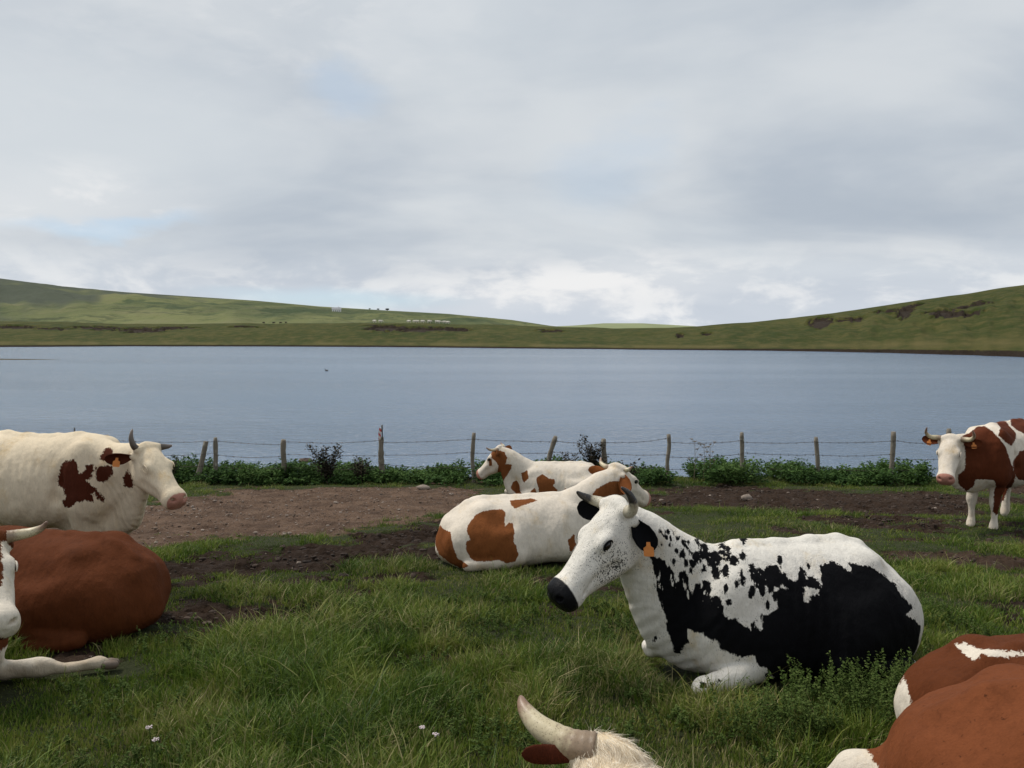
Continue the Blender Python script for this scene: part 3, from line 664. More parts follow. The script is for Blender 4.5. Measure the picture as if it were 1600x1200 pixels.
 'J': dict(u=(0.6471, -0.7624, 0.0), v=(0.2686, 0.2279, 0.9359), polys=[[(-0.55,0.399),(-0.516,0.413),(-0.441,0.399),(-0.354,0.407),(-0.266,0.422),(-0.206,0.435),(-0.21,0.404),(-0.267,0.402),(-0.348,0.378),(-0.383,0.373),(-0.441,0.374),(-0.447,0.353),(-0.47,0.341),(-0.507,0.358),(-0.539,0.379)],[(-0.774,0.191),(-0.749,0.145),(-0.728,0.097),(-0.731,0.035),(-0.795,-0.072),(-0.839,-0.001),(-0.843,0.067),(-0.834,0.125),(-0.787,0.156)]]),
 'I': dict(u=(0.9889, -0.1485, 0.0), v=(0.0728, 0.485, 0.8715), polys=[[(-1.317,0.236),(-0.993,0.286),(-0.946,0.214),(-0.94,0.034),(-1.291,-0.056)]]),
}


def ground_z(x, y):
    x = np.asarray(x, float); y = np.asarray(y, float)
    base = -0.094 * np.clip(y, -6, 17.3)
    # bank falling to the water behind the fence
    t = np.clip((y - 17.3) / 2.2, 0, 1)
    base = base - 1.35 * t * t * (3 - 2 * t) - 0.9 * np.clip((y - 19.5) / 12, 0, 1)
    bumps = 0.10 * (fbm(x * .55, y * .55, 3, 3) - .5) + 0.05 * (fbm(x * 2.1, y * 2.1, 9, 3) - .5)
    return base + bumps * np.clip((20 - y) / 3, 0, 1)


def make_coat(name, base, patch, pink=(.42, .20, .15), edge=.014, stretch=(1, 1, .55), flecks=0.0, base_var=.12, specks=0.0):
    m, t, b = material(name)
    oc = objcoord(t)
    sv = t.scalevec(oc, stretch)
    n1 = t.noise(sv, 28, 4, .65)
    n2 = t.noise(sv, 95, 3, .7)
    wob = t.math('ADD', t.math('MULTIPLY', t.math('SUBTRACT', n1, .5), edge * 4.2), t.math('MULTIPLY', t.math('SUBTRACT', n2, .5), edge * 3.2))
    rg_ = t.noise(t.scalevec(oc, (1, 1, .33)), 38, 3, .6)
    wob = t.math('ADD', wob, t.math('MULTIPLY', t.math('MULTIPLY', t.math('SUBTRACT', rg_, .5), t.attr('rag')), .42))
    sd_ = t.math('ADD', t.attr('patch'), wob)
    pm = t.step(sd_, -.0034, .0034)
    big = t.noise(oc, 3.0, 4, .6); fine = t.noise(t.scalevec(oc, (1, 1, .35)), 160, 3, .7)
    bc = t.mix(big, tuple(c * (1 - base_var) for c in base), tuple(min(1, c * (1 + base_var)) for c in base))
    bc = t.mix(t.step(t.noise(t.scalevec(oc, (1, 1, .6)), 5, 6, .72), .50, .80), bc, tuple(c * k for c, k in zip(base, (.84, .72, .52))))
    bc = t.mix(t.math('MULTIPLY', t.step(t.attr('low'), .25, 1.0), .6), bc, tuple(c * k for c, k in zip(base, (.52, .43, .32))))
    pc = t.mix(big, tuple(c * .75 for c in patch), tuple(c * 1.3 for c in patch))
    pc = t.mix(t.math('MULTIPLY', t.step(t.noise(t.scalevec(oc, (1, 1, .5)), 11, 5, .75), .50, .74), .45), pc, tuple(c * k for c, k in zip(patch, (.45, .42, .40))))
    if specks: pc = t.mix(t.math('MULTIPLY', t.step(t.noise(oc, 34, 5, .75), .60, .70), specks), pc, tuple(c * .22 for c in patch))
    col = t.mix(pm, bc, pc)
    if flecks:
        vo = t.n.new('ShaderNodeTexVoronoi'); t.l.new(t.scalevec(oc, (1, 1, .6)), vo.inputs['Vector']); vo.inputs['Scale'].default_value = 120
        vo.inputs['Randomness'].default_value = 1.0
        dens = t.math('MULTIPLY', t.attr('fleck'), t.noise(oc, 22, 3, .6))
        fl = t.step(t.math('SUBTRACT', dens, vo.outputs['Distance']), 0.02, .07)
        streak = t.step(t.noise(t.scalevec(oc, (1, 1, .45)), 130, 3, .7, .8), .60, .72)
        col = t.mix(t.math('MULTIPLY', fl, flecks), col, patch)
        col = t.mix(t.math('MULTIPLY', t.math('MULTIPLY', streak, t.attr('headm')), .75), col, (.07, .06, .05))
    else:
        curl = t.step(t.noise(oc, 60, 4, .7, 1.0), .56, .72)
        col = t.mix(t.math('MULTIPLY', t.math('MULTIPLY', curl, t.attr('headm')), .35), col, tuple(c * k for c, k in zip(base, (.5, .42, .33))))
    pk = t.math('ADD', t.attr('pink'), t.math('MULTIPLY', t.math('SUBTRACT', n1, .5), .22))
    col = t.mix(t.step(pk, .42, .58), col, pink)
    tuftn = t.noise(t.scalevec(oc, (1, 1, .28)), 42, 4, .65, .6)
    fv = t.math('ADD', t.math('ADD', t.math('MULTIPLY', fine, .40), t.math('MULTIPLY', tuftn, .42)), .60)
    hs_ = t.n.new('ShaderNodeHueSaturation'); t.put(hs_, 'Color', col); t.put(hs_, 'Value', fv)
    t.put(b, 'Base Color', hs_.outputs[0])
    rg = t.mix(t.step(pk, .42, .58), (.78, .78, .78), (.33, .33, .33))
    t.put(b, 'Roughness', rg)
    b.inputs['Specular IOR Level'].default_value = .07
    b.inputs['Sheen Weight'].default_value = .0; b.inputs['Sheen Roughness'].default_value = .4
    nb = t.bump(fine, .5, .005)
    nb = t.bump(tuftn, .45, .012, nb)
    wr = t.noise(t.scalevec(oc, (1.0, 1.0, .5)), 9, 3, .5)
    nb = t.bump(wr, .45, .03, nb)
    t.put(b, 'Normal', nb)
    return m


M = {}
CREAM = (.70, .585, .425)
M['coat_cream'] = make_coat('coat_cream', CREAM, (.070, .017, .008))
M['coat_red'] = make_coat('coat_red', (.68, .60, .50), (.095, .025, .010), edge=.010)
M['coat_rust'] = make_coat('coat_rust', (.68, .60, .50), (.185, .062, .019), edge=.007)
M['coat_pied'] = make_coat('coat_pied', (.70, .66, .59), (.0045, .0045, .0055), pink=(.008, .008, .009), edge=.0085, stretch=(1, 1, .30), flecks=.9)
M['coat_sorrel'] = make_coat('coat_sorrel', (.66, .59, .49), (.150, .046, .017), edge=.010, specks=.8)
M['coat_brown'] = make_coat('coat_brown', (.66, .59, .49), (.100, .029, .010), edge=.010)
m, t, b = material('eye_wet'); b.inputs['Base Color'].default_value = (.008, .006, .005, 1); b.inputs['Roughness'].default_value = .06; M['eye'] = m
m, t, b = material('tag_orange')
tc = objcoord(t)
br = t.n.new('ShaderNodeTexBrick'); t.l.new(tc, br.inputs['Vector'])
t.put(b, 'Base Color', t.mix(t.noise(tc, 60, 2), (.62, .20, .045), (.76, .28, .07))); b.inputs['Roughness'].default_value = .45; M['tag'] = m
t.n.remove(br)
M['tag_mark'] = simple_mat('tag_mark', (.28, .09, .02), .6)
m, t, b = material('horn')
hx = t.attr('along'); tone = t.attr('tone')
oc = objcoord(t)
rings = t.noise(t.scalevec(oc, (1, 1, 1)), 45, 4, .6)
hv = t.math('ADD', hx, t.math('MULTIPLY', t.math('SUBTRACT', rings, .5), .30))
light = t.ramp(hv, [(0.0, (.20, .14, .09)), (.20, (.28, .20, .13)), (.36, (.52, .44, .28)), (.60, (.58, .50, .33)), (.80, (.28, .18, .12)), (1.0, (.20, .115, .08))])
dark = t.ramp(hv, [(0.0, (.30, .25, .17)), (.30, (.55, .50, .38)), (.48, (.40, .35, .25)), (.58, (.022, .02, .018)), (1.0, (.010, .009, .009))])
grey = t.ramp(hv, [(0.0, (.05, .035, .03)), (.4, (.10, .08, .065)), (1.0, (.16, .12, .10))])
hc = t.mix(t.step(tone, .25, .26), light, t.mix(t.step(tone, .75, .76), dark, grey))
hc = t.mix(t.step(t.noise(t.scalevec(oc, (1, 1, 1)), 120, 4, .7), .52, .72), hc, (.14, .10, .06))
t.put(b, 'Base Color', hc); b.inputs['Roughness'].default_value = .42
t.put(b, 'Normal', t.bump(t.noise(oc, 80, 4, .6), .3, .004))
M['horn'] = m
M['hoof'] = simple_mat('hoof', (.14, .10, .07), .55, .3, 40, .2)
M['hair_white'] = simple_mat('hair_white', (.80, .71, .57), .8, .25, 30)
M['hair_pied'] = simple_mat('hair_pied', (.50, .47, .41), .8, .6, 60)
M['hair_brown'] = simple_mat('hair_brown', (.13, .04, .015), .8, .3, 30)


def hair_arrays(roots, dirs, length, width, rng, curl=.25, seg=3):
    n = len(roots)
    side = np.cross(dirs, rng.normal(size=(n, 3))); side /= np.linalg.norm(side, axis=1)[:, None] + 1e-9
    L = length * rng.uniform(.6, 1.25, n)[:, None]
    bend = rng.normal(size=(n, 3)) * curl
    V = []
    for i in range(seg + 1):
        u = i / seg
        c = roots + dirs * L * u + bend * L * u * u * .6 + np.array([0, 0, -1.0]) * L * .25 * u * u
        w = width * (1 - u * .92)
        V += [c - side * w, c + side * w]
    V = np.stack(V, 1).reshape(-1, 3)
    base = (np.arange(n) * 2 * (seg + 1))[:, None]
    q = np.concatenate([base + np.array([[2 * i, 2 * i + 1, 2 * i + 3, 2 * i + 2]]) for i in range(seg)])
    return V, q


def build_cow(sp):
    rng = np.random.default_rng(sp.get('seed', 1))
    x, y = sp['at']; rz = math.radians(sp['heading']); sc = sp.get('scale', 1.0)
    z = float(ground_z(x, y)) + sp.get('dz', 0)
    root = thing(sp.get('name', 'cow'), (x, y, z), rz, sp['label'], 'cow', sp.get('group'))
    root.scale = (sc, sc, sc)
    c, s_ = math.cos(rz), math.sin(rz)
    def loc(p): p = np.array(p, float) - (x, y, z); return np.array([p[0] * c + p[1] * s_, -p[0] * s_ + p[1] * c, p[2]]) / sc
    def ldir(p): p = np.array(p, float); return np.array([p[0] * c + p[1] * s_, -p[0] * s_ + p[1] * c, p[2]])
    h = dict(sp['head'])
    if 'poll_w' in h: h['poll'] = loc(h['poll_w'])
    if 'dir_w' in h: h['dir'] = ldir(h['dir_w'])
    h['up'] = ldir(h.get('up_w', (0, 0, 1)))
    vox = sp.get('vox', .016)
    V, Q, (R, o, hs) = grow_cow(sp['pose'], h, vox, sp.get('legs'), sp.get('torso'), sp.get('extra', ()), sp.get('neck'), sp.get('zf', .9), sp.get('legy', 1.0))
    if sp['pose'] == 'lying':
        pass
    n_body = len(V)
    hp = ((V - o) / hs) @ R                                  # head coordinates
    headness = np.clip((hp[:, 0] + .10) / .06, 0, 1) * (np.abs(hp[:, 1]) < .2) * (hp[:, 2] > -.32) * (hp[:, 2] < .12) * (hp[:, 0] < .62)
    hair_zone = headness * np.clip((.30 - hp[:, 0]) / .2, 0, 1) * np.clip((hp[:, 2] + .14) / .1, 0, 1)
    pink = headness * np.clip((hp[:, 0] - sp.get('muzzle', .475) - .25 * np.clip(-(hp[:, 2] + .06), -.05, .12)) / .06 + .5, 0, 1)
    # body pattern
    mk = PATCH.get(sp['key'], dict(u=(1, 0, 0), v=(0, 0, 1), polys=[]))
    U = np.array(mk['u'], float); W = np.array(mk['v'], float)
    P2 = np.stack([V @ U, V @ W], 1)
    pf = patch_field(P2, mk['polys'])
    if sp.get('solid'): pf = -pf                             # solid coat with white markings
    hf = np.full(n_body, -.5 if not sp.get('head_solid') else .5)
    for e in sp.get('head_spots', []):                        # (x, y, z, r)
        dd = e[3] - np.sqrt((((hp - np.array(e[:3])) * np.array(e[4] if len(e) > 4 else (1, 1, 1))) ** 2).sum(1))
        hf = np.maximum(hf, dd)
    if sp.get('head_own'): pf = np.where(headness > .5, hf, pf)
    fl = np.zeros(n_body)
    if 'fleck' in sp: fl = sp['fleck'](V, hp, headness, P2, pf)
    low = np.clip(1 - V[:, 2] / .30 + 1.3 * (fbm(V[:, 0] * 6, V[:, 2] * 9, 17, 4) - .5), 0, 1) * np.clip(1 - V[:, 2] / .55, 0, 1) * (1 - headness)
    parts = [(V, Q)]; rag = sp['rag'](V, P2, pf) * (1 - headness) if 'rag' in sp else np.zeros(n_body)
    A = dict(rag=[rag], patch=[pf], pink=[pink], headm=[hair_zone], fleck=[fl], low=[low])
    off = n_body; quads = [Q]; verts = [V]
    ears = {}
    for sgn in (1, -1):
        ek = dict(back=.25, droop=-.15); ek.update(sp.get('ear', {})); ek.update(sp.get('ear%+d' % sgn, {}))
        for kk in ('d', 'opn'):
            if kk + '_w' in ek:
                q_ = R.T @ ldir(ek.pop(kk + '_w')); ek[kk] = (q_[0], q_[1] * sgn, q_[2])
        ev, eq, inn, inf = ear_arrays(R, o, hs, sgn, **ek)
        # turn faces so that normals point outwards on both sides
        if sgn < 0: eq = eq[:, ::-1]
        verts.append(ev); quads.append(eq + off); off += len(ev)
        A['patch'].append(np.full(len(ev), sp.get('ear_patch', .5))); A['pink'].append(inn * sp.get('ear_pink', .15))
        A['rag'].append(np.zeros(len(ev))); A['headm'].append(np.zeros(len(ev))); A['fleck'].append(np.zeros(len(ev))); A['low'].append(np.zeros(len(ev)))
        ears[sgn] = inf
    Va = np.concatenate(verts); Qa = np.concatenate(quads)
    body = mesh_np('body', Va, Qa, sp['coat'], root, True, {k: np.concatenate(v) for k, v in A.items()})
    H = lambda a, b_, c_: o + hs * (R @ np.array([a, b_, c_], float))
    # horns
    for sgn in (1, -1):
        hn = sp.get('horn%+d' % sgn, sp.get('horn'))
        if hn is None: continue
        pts = catmull([H(p[0], p[1] * sgn, p[2]) for p in hn['p']], 40)
        tt = np.linspace(0, 1, 40)
        rr = hn.get('r', .030) * hs * (1 - tt) ** .62 + .004
        rr = rr * (1 + .022 * np.sin(tt * 70) * np.clip((.45 - tt) / .1, 0, 1))
        v, q, tr = tube_arrays(pts, rr, 14)
        al = np.concatenate([np.repeat(tt, 14), [0, 1]])
        mesh_np('horn', v, [q, tr], M['horn'], root, True, dict(along=al, tone=np.full(len(v), hn.get('tone', 0.0))))
    if sp.get('eyes', True):
        for sgn in (1, -1):
            th = np.linspace(0, math.pi, 13)[:, None]; ph = np.linspace(0, 2 * math.pi, 20, endpoint=False)[None, :]
            S = np.stack([np.sin(th) * np.cos(ph), np.sin(th) * np.sin(ph), np.cos(th) + 0 * ph], -1).reshape(-1, 3)
            i = np.arange(12)[:, None] * 20; j = np.arange(20)[None]; jn = (j + 1) % 20
            q = np.stack([i + j, i + 20 + j, i + 20 + jn, i + jn], -1).reshape(-1, 4)
            ce = H(.182, .104 * sgn, -.045)
            v = ce + (S * np.array([.032, .022, .024]) * hs) @ R.T
            mesh_np('eye', v, q, M['eye'], root, True)
            # heavy upper lid with lashes
            if sp.get('lids', True):
                lid = [H(.182 + .033 * math.cos(a), (.121 + .004 * math.sin(a)) * sgn, -.045 + .021 * math.sin(a)) for a in np.linspace(-.15 * math.pi, 1.15 * math.pi, 11)]
                v, q, tr = tube_arrays(catmull(lid, 20), np.interp(np.linspace(0, 1, 20), [0, .5, 1], [.003, .0065, .003]) * hs, 8)
                mesh_np('eyelid', v, [q, tr], sp.get('lidmat', sp['coat']), root, True,
                        dict(patch=np.full(len(v), sp.get('lid_patch', -.5)), pink=np.zeros(len(v)), headm=np.zeros(len(v)), fleck=np.zeros(len(v)), low=np.zeros(len(v))))
    if sp.get('closed'):
        for sgn in (1, -1):
            for z0, amp, r_ in ((-.052, -.010, .0045), (-.030, .016, .006)):
                lid = catmull([H(.180 + .036 * math.cos(a), (.1245 - .004 * abs(math.cos(a))) * sgn, z0 + amp * math.sin(a)) for a in np.linspace(0, math.pi, 7)], 18)
                v, q, tr = tube_arrays(lid, np.interp(np.linspace(0, 1, 18), [0, .5, 1], [.002, r_, .002]) * hs, 8)
                nz = np.zeros(len(v)); mesh_np('eyelid', v, [q, tr], sp['coat'], root, True, dict(patch=nz - .5, pink=nz + (.2 if amp < 0 else 0), headm=nz + (1 if amp < 0 else 0), fleck=nz, low=nz))
    for sgn in sp.get('tags', (1, -1)):
        eb, ed, eo, ew = ears[sgn]
        tp = eb + ed * (.135 if sp['key'] == 'D' else .115) * hs + eo * (.034 if sp['key'] == 'D' else .020) * hs
        dn = unit(np.array([0, 0, -1.0]) + ed * .15)
        wd = unit(np.cross(dn, eo)); n_ = np.cross(wd, dn)
        ts = sp.get('tag_size', 1.0)
        outline = [(-.010, .0), (-.012, .022), (-.027, .032), (-.028, .072), (-.022, .078), (.022, .078), (.028, .072), (.027, .032), (.012, .022), (.010, .0)]
        fr = [tp + wd * a * ts + dn * (b_ - .008) * ts + n_ * (.0035) for a, b_ in outline]; bk = [p - n_ * .003 for p in fr]
        nn = len(outline)
        bm_faces = [list(range(nn)), list(range(2 * nn - 1, nn - 1, -1))] + [[i, nn + i, nn + (i + 1) % nn, (i + 1) % nn] for i in range(nn)]
        me = bpy.data.meshes.new('ear_tag'); me.from_pydata([tuple(p) for p in fr + bk], [], bm_faces); me.materials.append(M['tag'])
        ob = bpy.data.objects.new('ear_tag', me); COL.objects.link(ob); ob.parent = root
    for kind, L, dens, zone in sp.get('hair', []):
        # soft tufts growing from the poll and forehead
        nrm = np.zeros_like(V); e1 = V[Q[:, 2]] - V[Q[:, 0]]; e2 = V[Q[:, 3]] - V[Q[:, 1]]; fn_ = np.cross(e1, e2)
        for k in range(4):
            for d in range(3): nrm[:, d] += np.bincount(Q[:, k], fn_[:, d], len(V))
        nrm /= np.linalg.norm(nrm, axis=1)[:, None] + 1e-9
        msk = zone(V, hp) ; cand = np.where(msk)[0]
        pick = rng.choice(cand, size=min(dens, len(cand) * 6)); rt = V[pick] + rng.normal(size=(len(pick), 3)) * vox * .5
        flow = ldir(sp.get('hair_flow', (0, 0, -1)))
        fd = flow - nrm[pick] * (nrm[pick] @ flow)[:, None]
        clump = np.stack([fbm(rt[:, 0] * 55 + k_, rt[:, 1] * 55 + rt[:, 2] * 40, 7 + k_, 2) - .5 for k_ in range(3)], 1)
        dr = nrm[pick] * .16 + fd * .9 + clump * 1.1 + rng.normal(size=(len(pick), 3)) * .05; dr /= np.linalg.norm(dr, axis=1)[:, None]
        v, q = hair_arrays(rt - nrm[pick] * .004, dr, L, sp.get('hair_w', .0011), rng)
        mesh_np('poll_hair', v, q, M[kind], root, True)
    for hf_ in sp.get('hooves', []):
        p0 = np.array(hf_[0]); d = unit(hf_[1]); lt = unit(hf_[2]); arr = []
        for cs in (-1, 1):
            a = p0 + lt * .017 * cs; pts = [a - d * .02, a, a + d * .035, a + d * .075, a + d * .088]
            arr.append(tube_arrays(pts, [.020, .025, .029, .024, .008], 12))
        v, q, tr = join_arrays(arr)
        mesh_np('hoof', v, [q, tr], M['hoof'], root, True)
    for spec in sp.get('tails', []):
        pts = catmull(spec['p'], 24); rr = np.interp(np.linspace(0, 1, 24), [0, .3, 1], [.035, .022, .014])
        v, q, tr = tube_arrays(pts, rr, 10)
        nz = np.zeros(len(v))
        tl = mesh_np('tail', v, [q, tr], sp['coat'], root, True, dict(patch=np.full(len(v), spec.get('patch', .5)), pink=nz, headm=nz, fleck=nz, low=nz))
        nH = 900; rt = np.repeat(pts[-3:][:1], nH, 0) + rng.normal(size=(nH, 3)) * .016 + (pts[-1] - pts[-3]) * rng.uniform(0, 1, nH)[:, None]
        dr = np.tile(unit(pts[-1] - pts[-3]), (nH, 1)) + rng.normal(size=(nH, 3)) * .22; dr /= np.linalg.norm(dr, axis=1)[:, None]
        v, q = hair_arrays(rt, dr, spec.get('tuft', .22), .0014, rng, .3, 4)
        mesh_np('tail_tuft', v, q, M[spec.get('hair', 'hair_white')], tl, True)
    return root


# lists of markings are given on the flank, in metres of the animal's own frame
ZF = lambda st, f: [(a, b_ * f, c_ * f, *r) for a, b_, c_, *r in st]
LY = [(0.74, .58, .26, .09), (0.64, .72, .12, .20), (0.48, .84, .05, .27), (0.28, .875, .0, .33), (0.02, .86, -.02, .39),
      (-0.25, .855, -.03, .43), (-0.46, .85, -.01, .42), (-0.62, .80, .00, .36), (-0.78, .68, .02, .28), (-0.89, .53, .06, .19), (-0.95, .38, .14, .09)]
HORN_UP = dict(p=[(-.02, .085, -.01), (-.02, .14, .0), (.0, .185, .03), (.02, .195, .09), (.02, .175, .15)], r=.030, tone=1.0)
HORN_SIDE = dict(p=[(-.02, .085, -.01), (-.02, .15, -.005), (-.01, .22, .01), (.01, .27, .05), (.02, .29, .10)], r=.030, tone=0.0)

LEGS_D = [dict(p=[(.26, .26, .20), (.46, .31, .14), (.66, .325, .10), (.71, .325, .085)], r=[.10, .078, .058, .050], k=.07),
          dict(p=[(.70, .32, .10), (.62, .29, .06), (.48, .27, .045)], r=[.062, .042, .04], k=.02),
          dict(p=[(.32, -.22, .22), (.54, -.24, .15), (.74, -.25, .11)], r=[.10, .085, .062], k=.06),
          dict(p=[(-.28, .32, .28), (-.17, .39, .17)], r=[.15, .10], k=.14),
          dict(p=[(-.17, .39, .15), (-.40, .43, .11), (-.66, .42, .09)], r=[.10, .07, .055], k=.07)]

LEGS_C = [dict(p=[(.34, .25, .16), (.62, .24, .04), (.86, .22, .025)], r=[.09, .056, .043], k=.07),
          dict(p=[(.84, .22, .030), (.92, .22, .025)], r=[.048, .043], k=.03),
          dict(p=[(.92, .22, .012), (1.08, .225, .0), (1.17, .23, .005), (1.22, .235, -.005)], r=[.031, .028, .037, .030], k=.03)] + LEGS_D[2:]
COWS = []
COWS.append(dict(key='D', at=(1.64, 4.65), heading=196.8, scale=.975, pose='lying', vox=.0085, zf=.945, **{'horn+1': dict(p=[(-.02, .085, -.01), (-.03, .135, .0), (-.05, .165, .04), (-.065, .165, .10), (-.06, .145, .15)], r=.033, tone=.5)}, coat=M['coat_pied'], seed=4,
    label='white cow with black speckles and black side, lying in the foreground grass', ear_patch=.5, ear_pink=0,
    head=dict(poll_w=(.60, 4.50, .60), dir_w=(-.48, -.26, -.46), s=1.15), ear=dict(L=.18, W=.125), **{'ear+1': dict(d_w=(.5, -.3, -.75), opn_w=(-.25, -.9, .1)), 'ear-1': dict(d_w=(-.75, .35, .05), opn_w=(-.2, -.9, -.1))}, muzzle=.47,
    horn=dict(p=[(-.02, .085, -.01), (-.02, .13, .0), (.0, .165, .035), (.025, .175, .09), (.04, .16, .14)], r=.034, tone=.5), tags=(1,), tag_size=1.1,
    legs=LEGS_D, lid_patch=.5, hooves=[((.50, .23, .045), (-1, 0, -.1), (0, 1, 0))],
    rag=lambda V, P2, pf: np.clip((V[:, 0] - .18) / .25, 0, 1) * np.clip((V[:, 2] - .42) / .15, 0, 1) * np.clip((pf - .012) / .02, 0, 1) * np.clip(1 - pf / .13, .0, 1) * .9 + .12,
    fleck=lambda V, hp, hd, P2, pf: hd * (.46 + .75 * np.clip(1 - np.sqrt(((hp - np.array([.22, .08, -.16])) ** 2).sum(1)) / .16, 0, 1)) + (1 - hd) * .55 * np.clip(1 - np.abs(pf) / .10, 0, 1)))
COWS.append(dict(key='A', at=(-4.2, 6.95), heading=-8, scale=1.0, pose='standing', vox=.014, coat=M['coat_cream'], seed=5,
    label='cream cow with dark brown shoulder patches, standing at the left with closed eyes',
    head=dict(poll_w=(-3.12, 6.50, .66), dir_w=(.38, -.24, -.325), s=1.02), muzzle=.518, closed=True, **{'ear+1': dict(d_w=(-.8, .7, -.5)), 'ear-1': dict(d_w=(-1, -.3, -.05), opn_w=(.1, -.8, -.4), W=.13)}, **{'horn-1': dict(p=[(-.02, .085, -.01), (-.045, .12, .02), (-.085, .135, .06), (-.115, .13, .09), (-.15, .11, .115)], r=.026, tone=1.0), 'horn+1': dict(p=[(-.02, .085, -.01), (-.01, .13, 0), (0, .17, .005), (.01, .20, .02)], r=.030, tone=1.0)}, tags=(-1,), eyes=False,
    neck=dict(sag=.03, dew=1.2), extra=[(p_ell((.42, 0, .56), (.30, .17, .16)), .12, 'u')]))
COWS.append(dict(key='B', at=(-3.46, 5.5), heading=170, scale=.97, pose='lying', vox=.016, zf=.84, coat=M['coat_brown'], seed=6, solid=True,
    label='chestnut brown cow lying in front of the cream cow, its rump to the right',
    head=dict(poll=(1.0, .15, .95), dir=(.7, .3, -.6)), horn=dict(HORN_SIDE), tags=()))
COWS.append(dict(key='C', at=(-3.6, 3.97), heading=18, scale=1.0, pose='lying', vox=.012, legs=LEGS_C, hooves=[((1.215, .235, -.005), (1, .05, -.15), (0, 1, 0))], coat=M['coat_brown'], seed=7, solid=True,
    label='white-faced cow at the left edge, one white foreleg stretched out in the grass',
    head=dict(poll_w=(-3.03, 4.3, .46), dir_w=(.36, -.40, -.31), s=1.05), muzzle=.6, **{'ear+1': dict(d_w=(-.85, .5, -.25))}, horn=dict(HORN_SIDE, r=.034), tags=()))
COWS.append(dict(key='E', at=(.16, 7.9), heading=8, scale=1.0, pose='lying', vox=.015, coat=M['coat_rust'], seed=8, zf=.80,
    label='cream cow with a large rust patch, lying behind the black and white cow',
    head=dict(poll_w=(1.15, 8.15, .20), dir_w=(.56, .48, -.44), s=1.08), **{'horn-1': dict(p=[(-.02, .085, -.01), (-.02, .14, .0), (-.02, .18, .04)], r=.028, tone=0.0), 'horn+1': dict(p=[(-.02, .085, -.01), (-.02, .15, -.01), (-.02, .23, .02), (-.02, .26, .08)], r=.030, tone=0.0), 'ear-1': dict(d_w=(.1, -.5, -.6), opn_w=(-.2, -.95, -.3), W=.14)}, horn=dict(HORN_SIDE), tags=()))
COWS.append(dict(key='F', at=(.76, 13.2), heading=188, scale=1.0, pose='lying', vox=.02, zf=.78, coat=M['coat_rust'], seed=9,
    label='farthest lying cow, cream with rust brown blotches, near the fence',
    head=dict(poll_w=(-.24, 13.1, -.34), dir_w=(-.40, .16, -.38), s=1.1), ear=dict(W=.14), horn=dict(HORN_SIDE), tags=()))
COWS.append(dict(key='G', at=(6.70, 10.4), heading=217, legy=.78, dz=-.04, hooves=[((.455, .137, .035), (.8, 0, -.5), (0, 1, 0)), ((.455, -.137, .035), (.8, 0, -.5), (0, 1, 0))], scale=1.03, pose='standing', vox=.015, coat=M['coat_red'], seed=10,
    label='red and white cow with a white face, standing at the right edge near the fence',
    head=dict(poll_w=(5.74, 9.9, .27), dir_w=(-.27, -.36, -.42), s=1.06), muzzle=.50, horn=dict(p=[(-.02, .085, -.01), (-.02, .15, .0), (.0, .21, .03), (.01, .25, .11), (.0, .235, .20)], r=.032, tone=0.0), tags=(1, -1)))
COWS.append(dict(key='H', at=(.80, 1.0), heading=98, scale=1.05, pose='lying', zf=.76, neck=dict(top=(.38, 0, .50), crest=.09, mid=.15), vox=.010, coat=M['coat_cream'], seed=11,
    label='frontmost cow at the bottom edge, its white poll and long horn showing',
    head=dict(poll_w=(.38, 2.52, .19), dir_w=(.10, .7, -.6), up_w=(.42, 0, 1), s=1.08), horn=dict(p=[(-.02, .085, -.02), (-.02, .16, -.045), (-.01, .26, -.05), (.0, .33, -.03), (.01, .37, .0)], r=.049, tone=0.0), tags=(), ear=dict(droop=-.62, W=.075, L=.17),
    hair=[('hair_white', .042, 42000, lambda V, hp: (np.abs(hp[:, 1]) < .12) & (hp[:, 0] > -.20) & (hp[:, 0] < .18) & (hp[:, 2] > -.24) & (hp[:, 2] < .08))], hair_w=.0008, hair_flow=(.45, -.6, -.6)))
COWS.append(dict(key='J', at=(2.66, 3.46), heading=18, scale=.92, pose='lying', vox=.014, coat=M['coat_brown'], seed=12, solid=True, zf=.70,
    label='brown cow with white rump patch, lying at the right edge beyond the nearest one',
    head=dict(poll=(1.0, .15, .9), dir=(.8, .3, -.6)), horn=dict(HORN_SIDE), tags=()))
COWS.append(dict(key='I', at=(2.27, 2.33), heading=-18, scale=1.05, pose='lying', vox=.012, zf=.80, coat=M['coat_sorrel'], seed=13, solid=True,
    extra=[(p_cone((-.78, .17, .24), (-1.00, .20, .19), .10, .065), .05, 'u'), (p_cone((-1.00, .20, .19), (-1.12, .24, .06), .065, .045), .03, 'u')],
    label='nearest brown cow in the bottom right corner, its back towards the camera',
    head=dict(poll=(1.0, -.15, .95), dir=(.8, -.3, -.6)), horn=dict(HORN_SIDE), tags=()))
for _c in COWS:
    build_cow(_c)


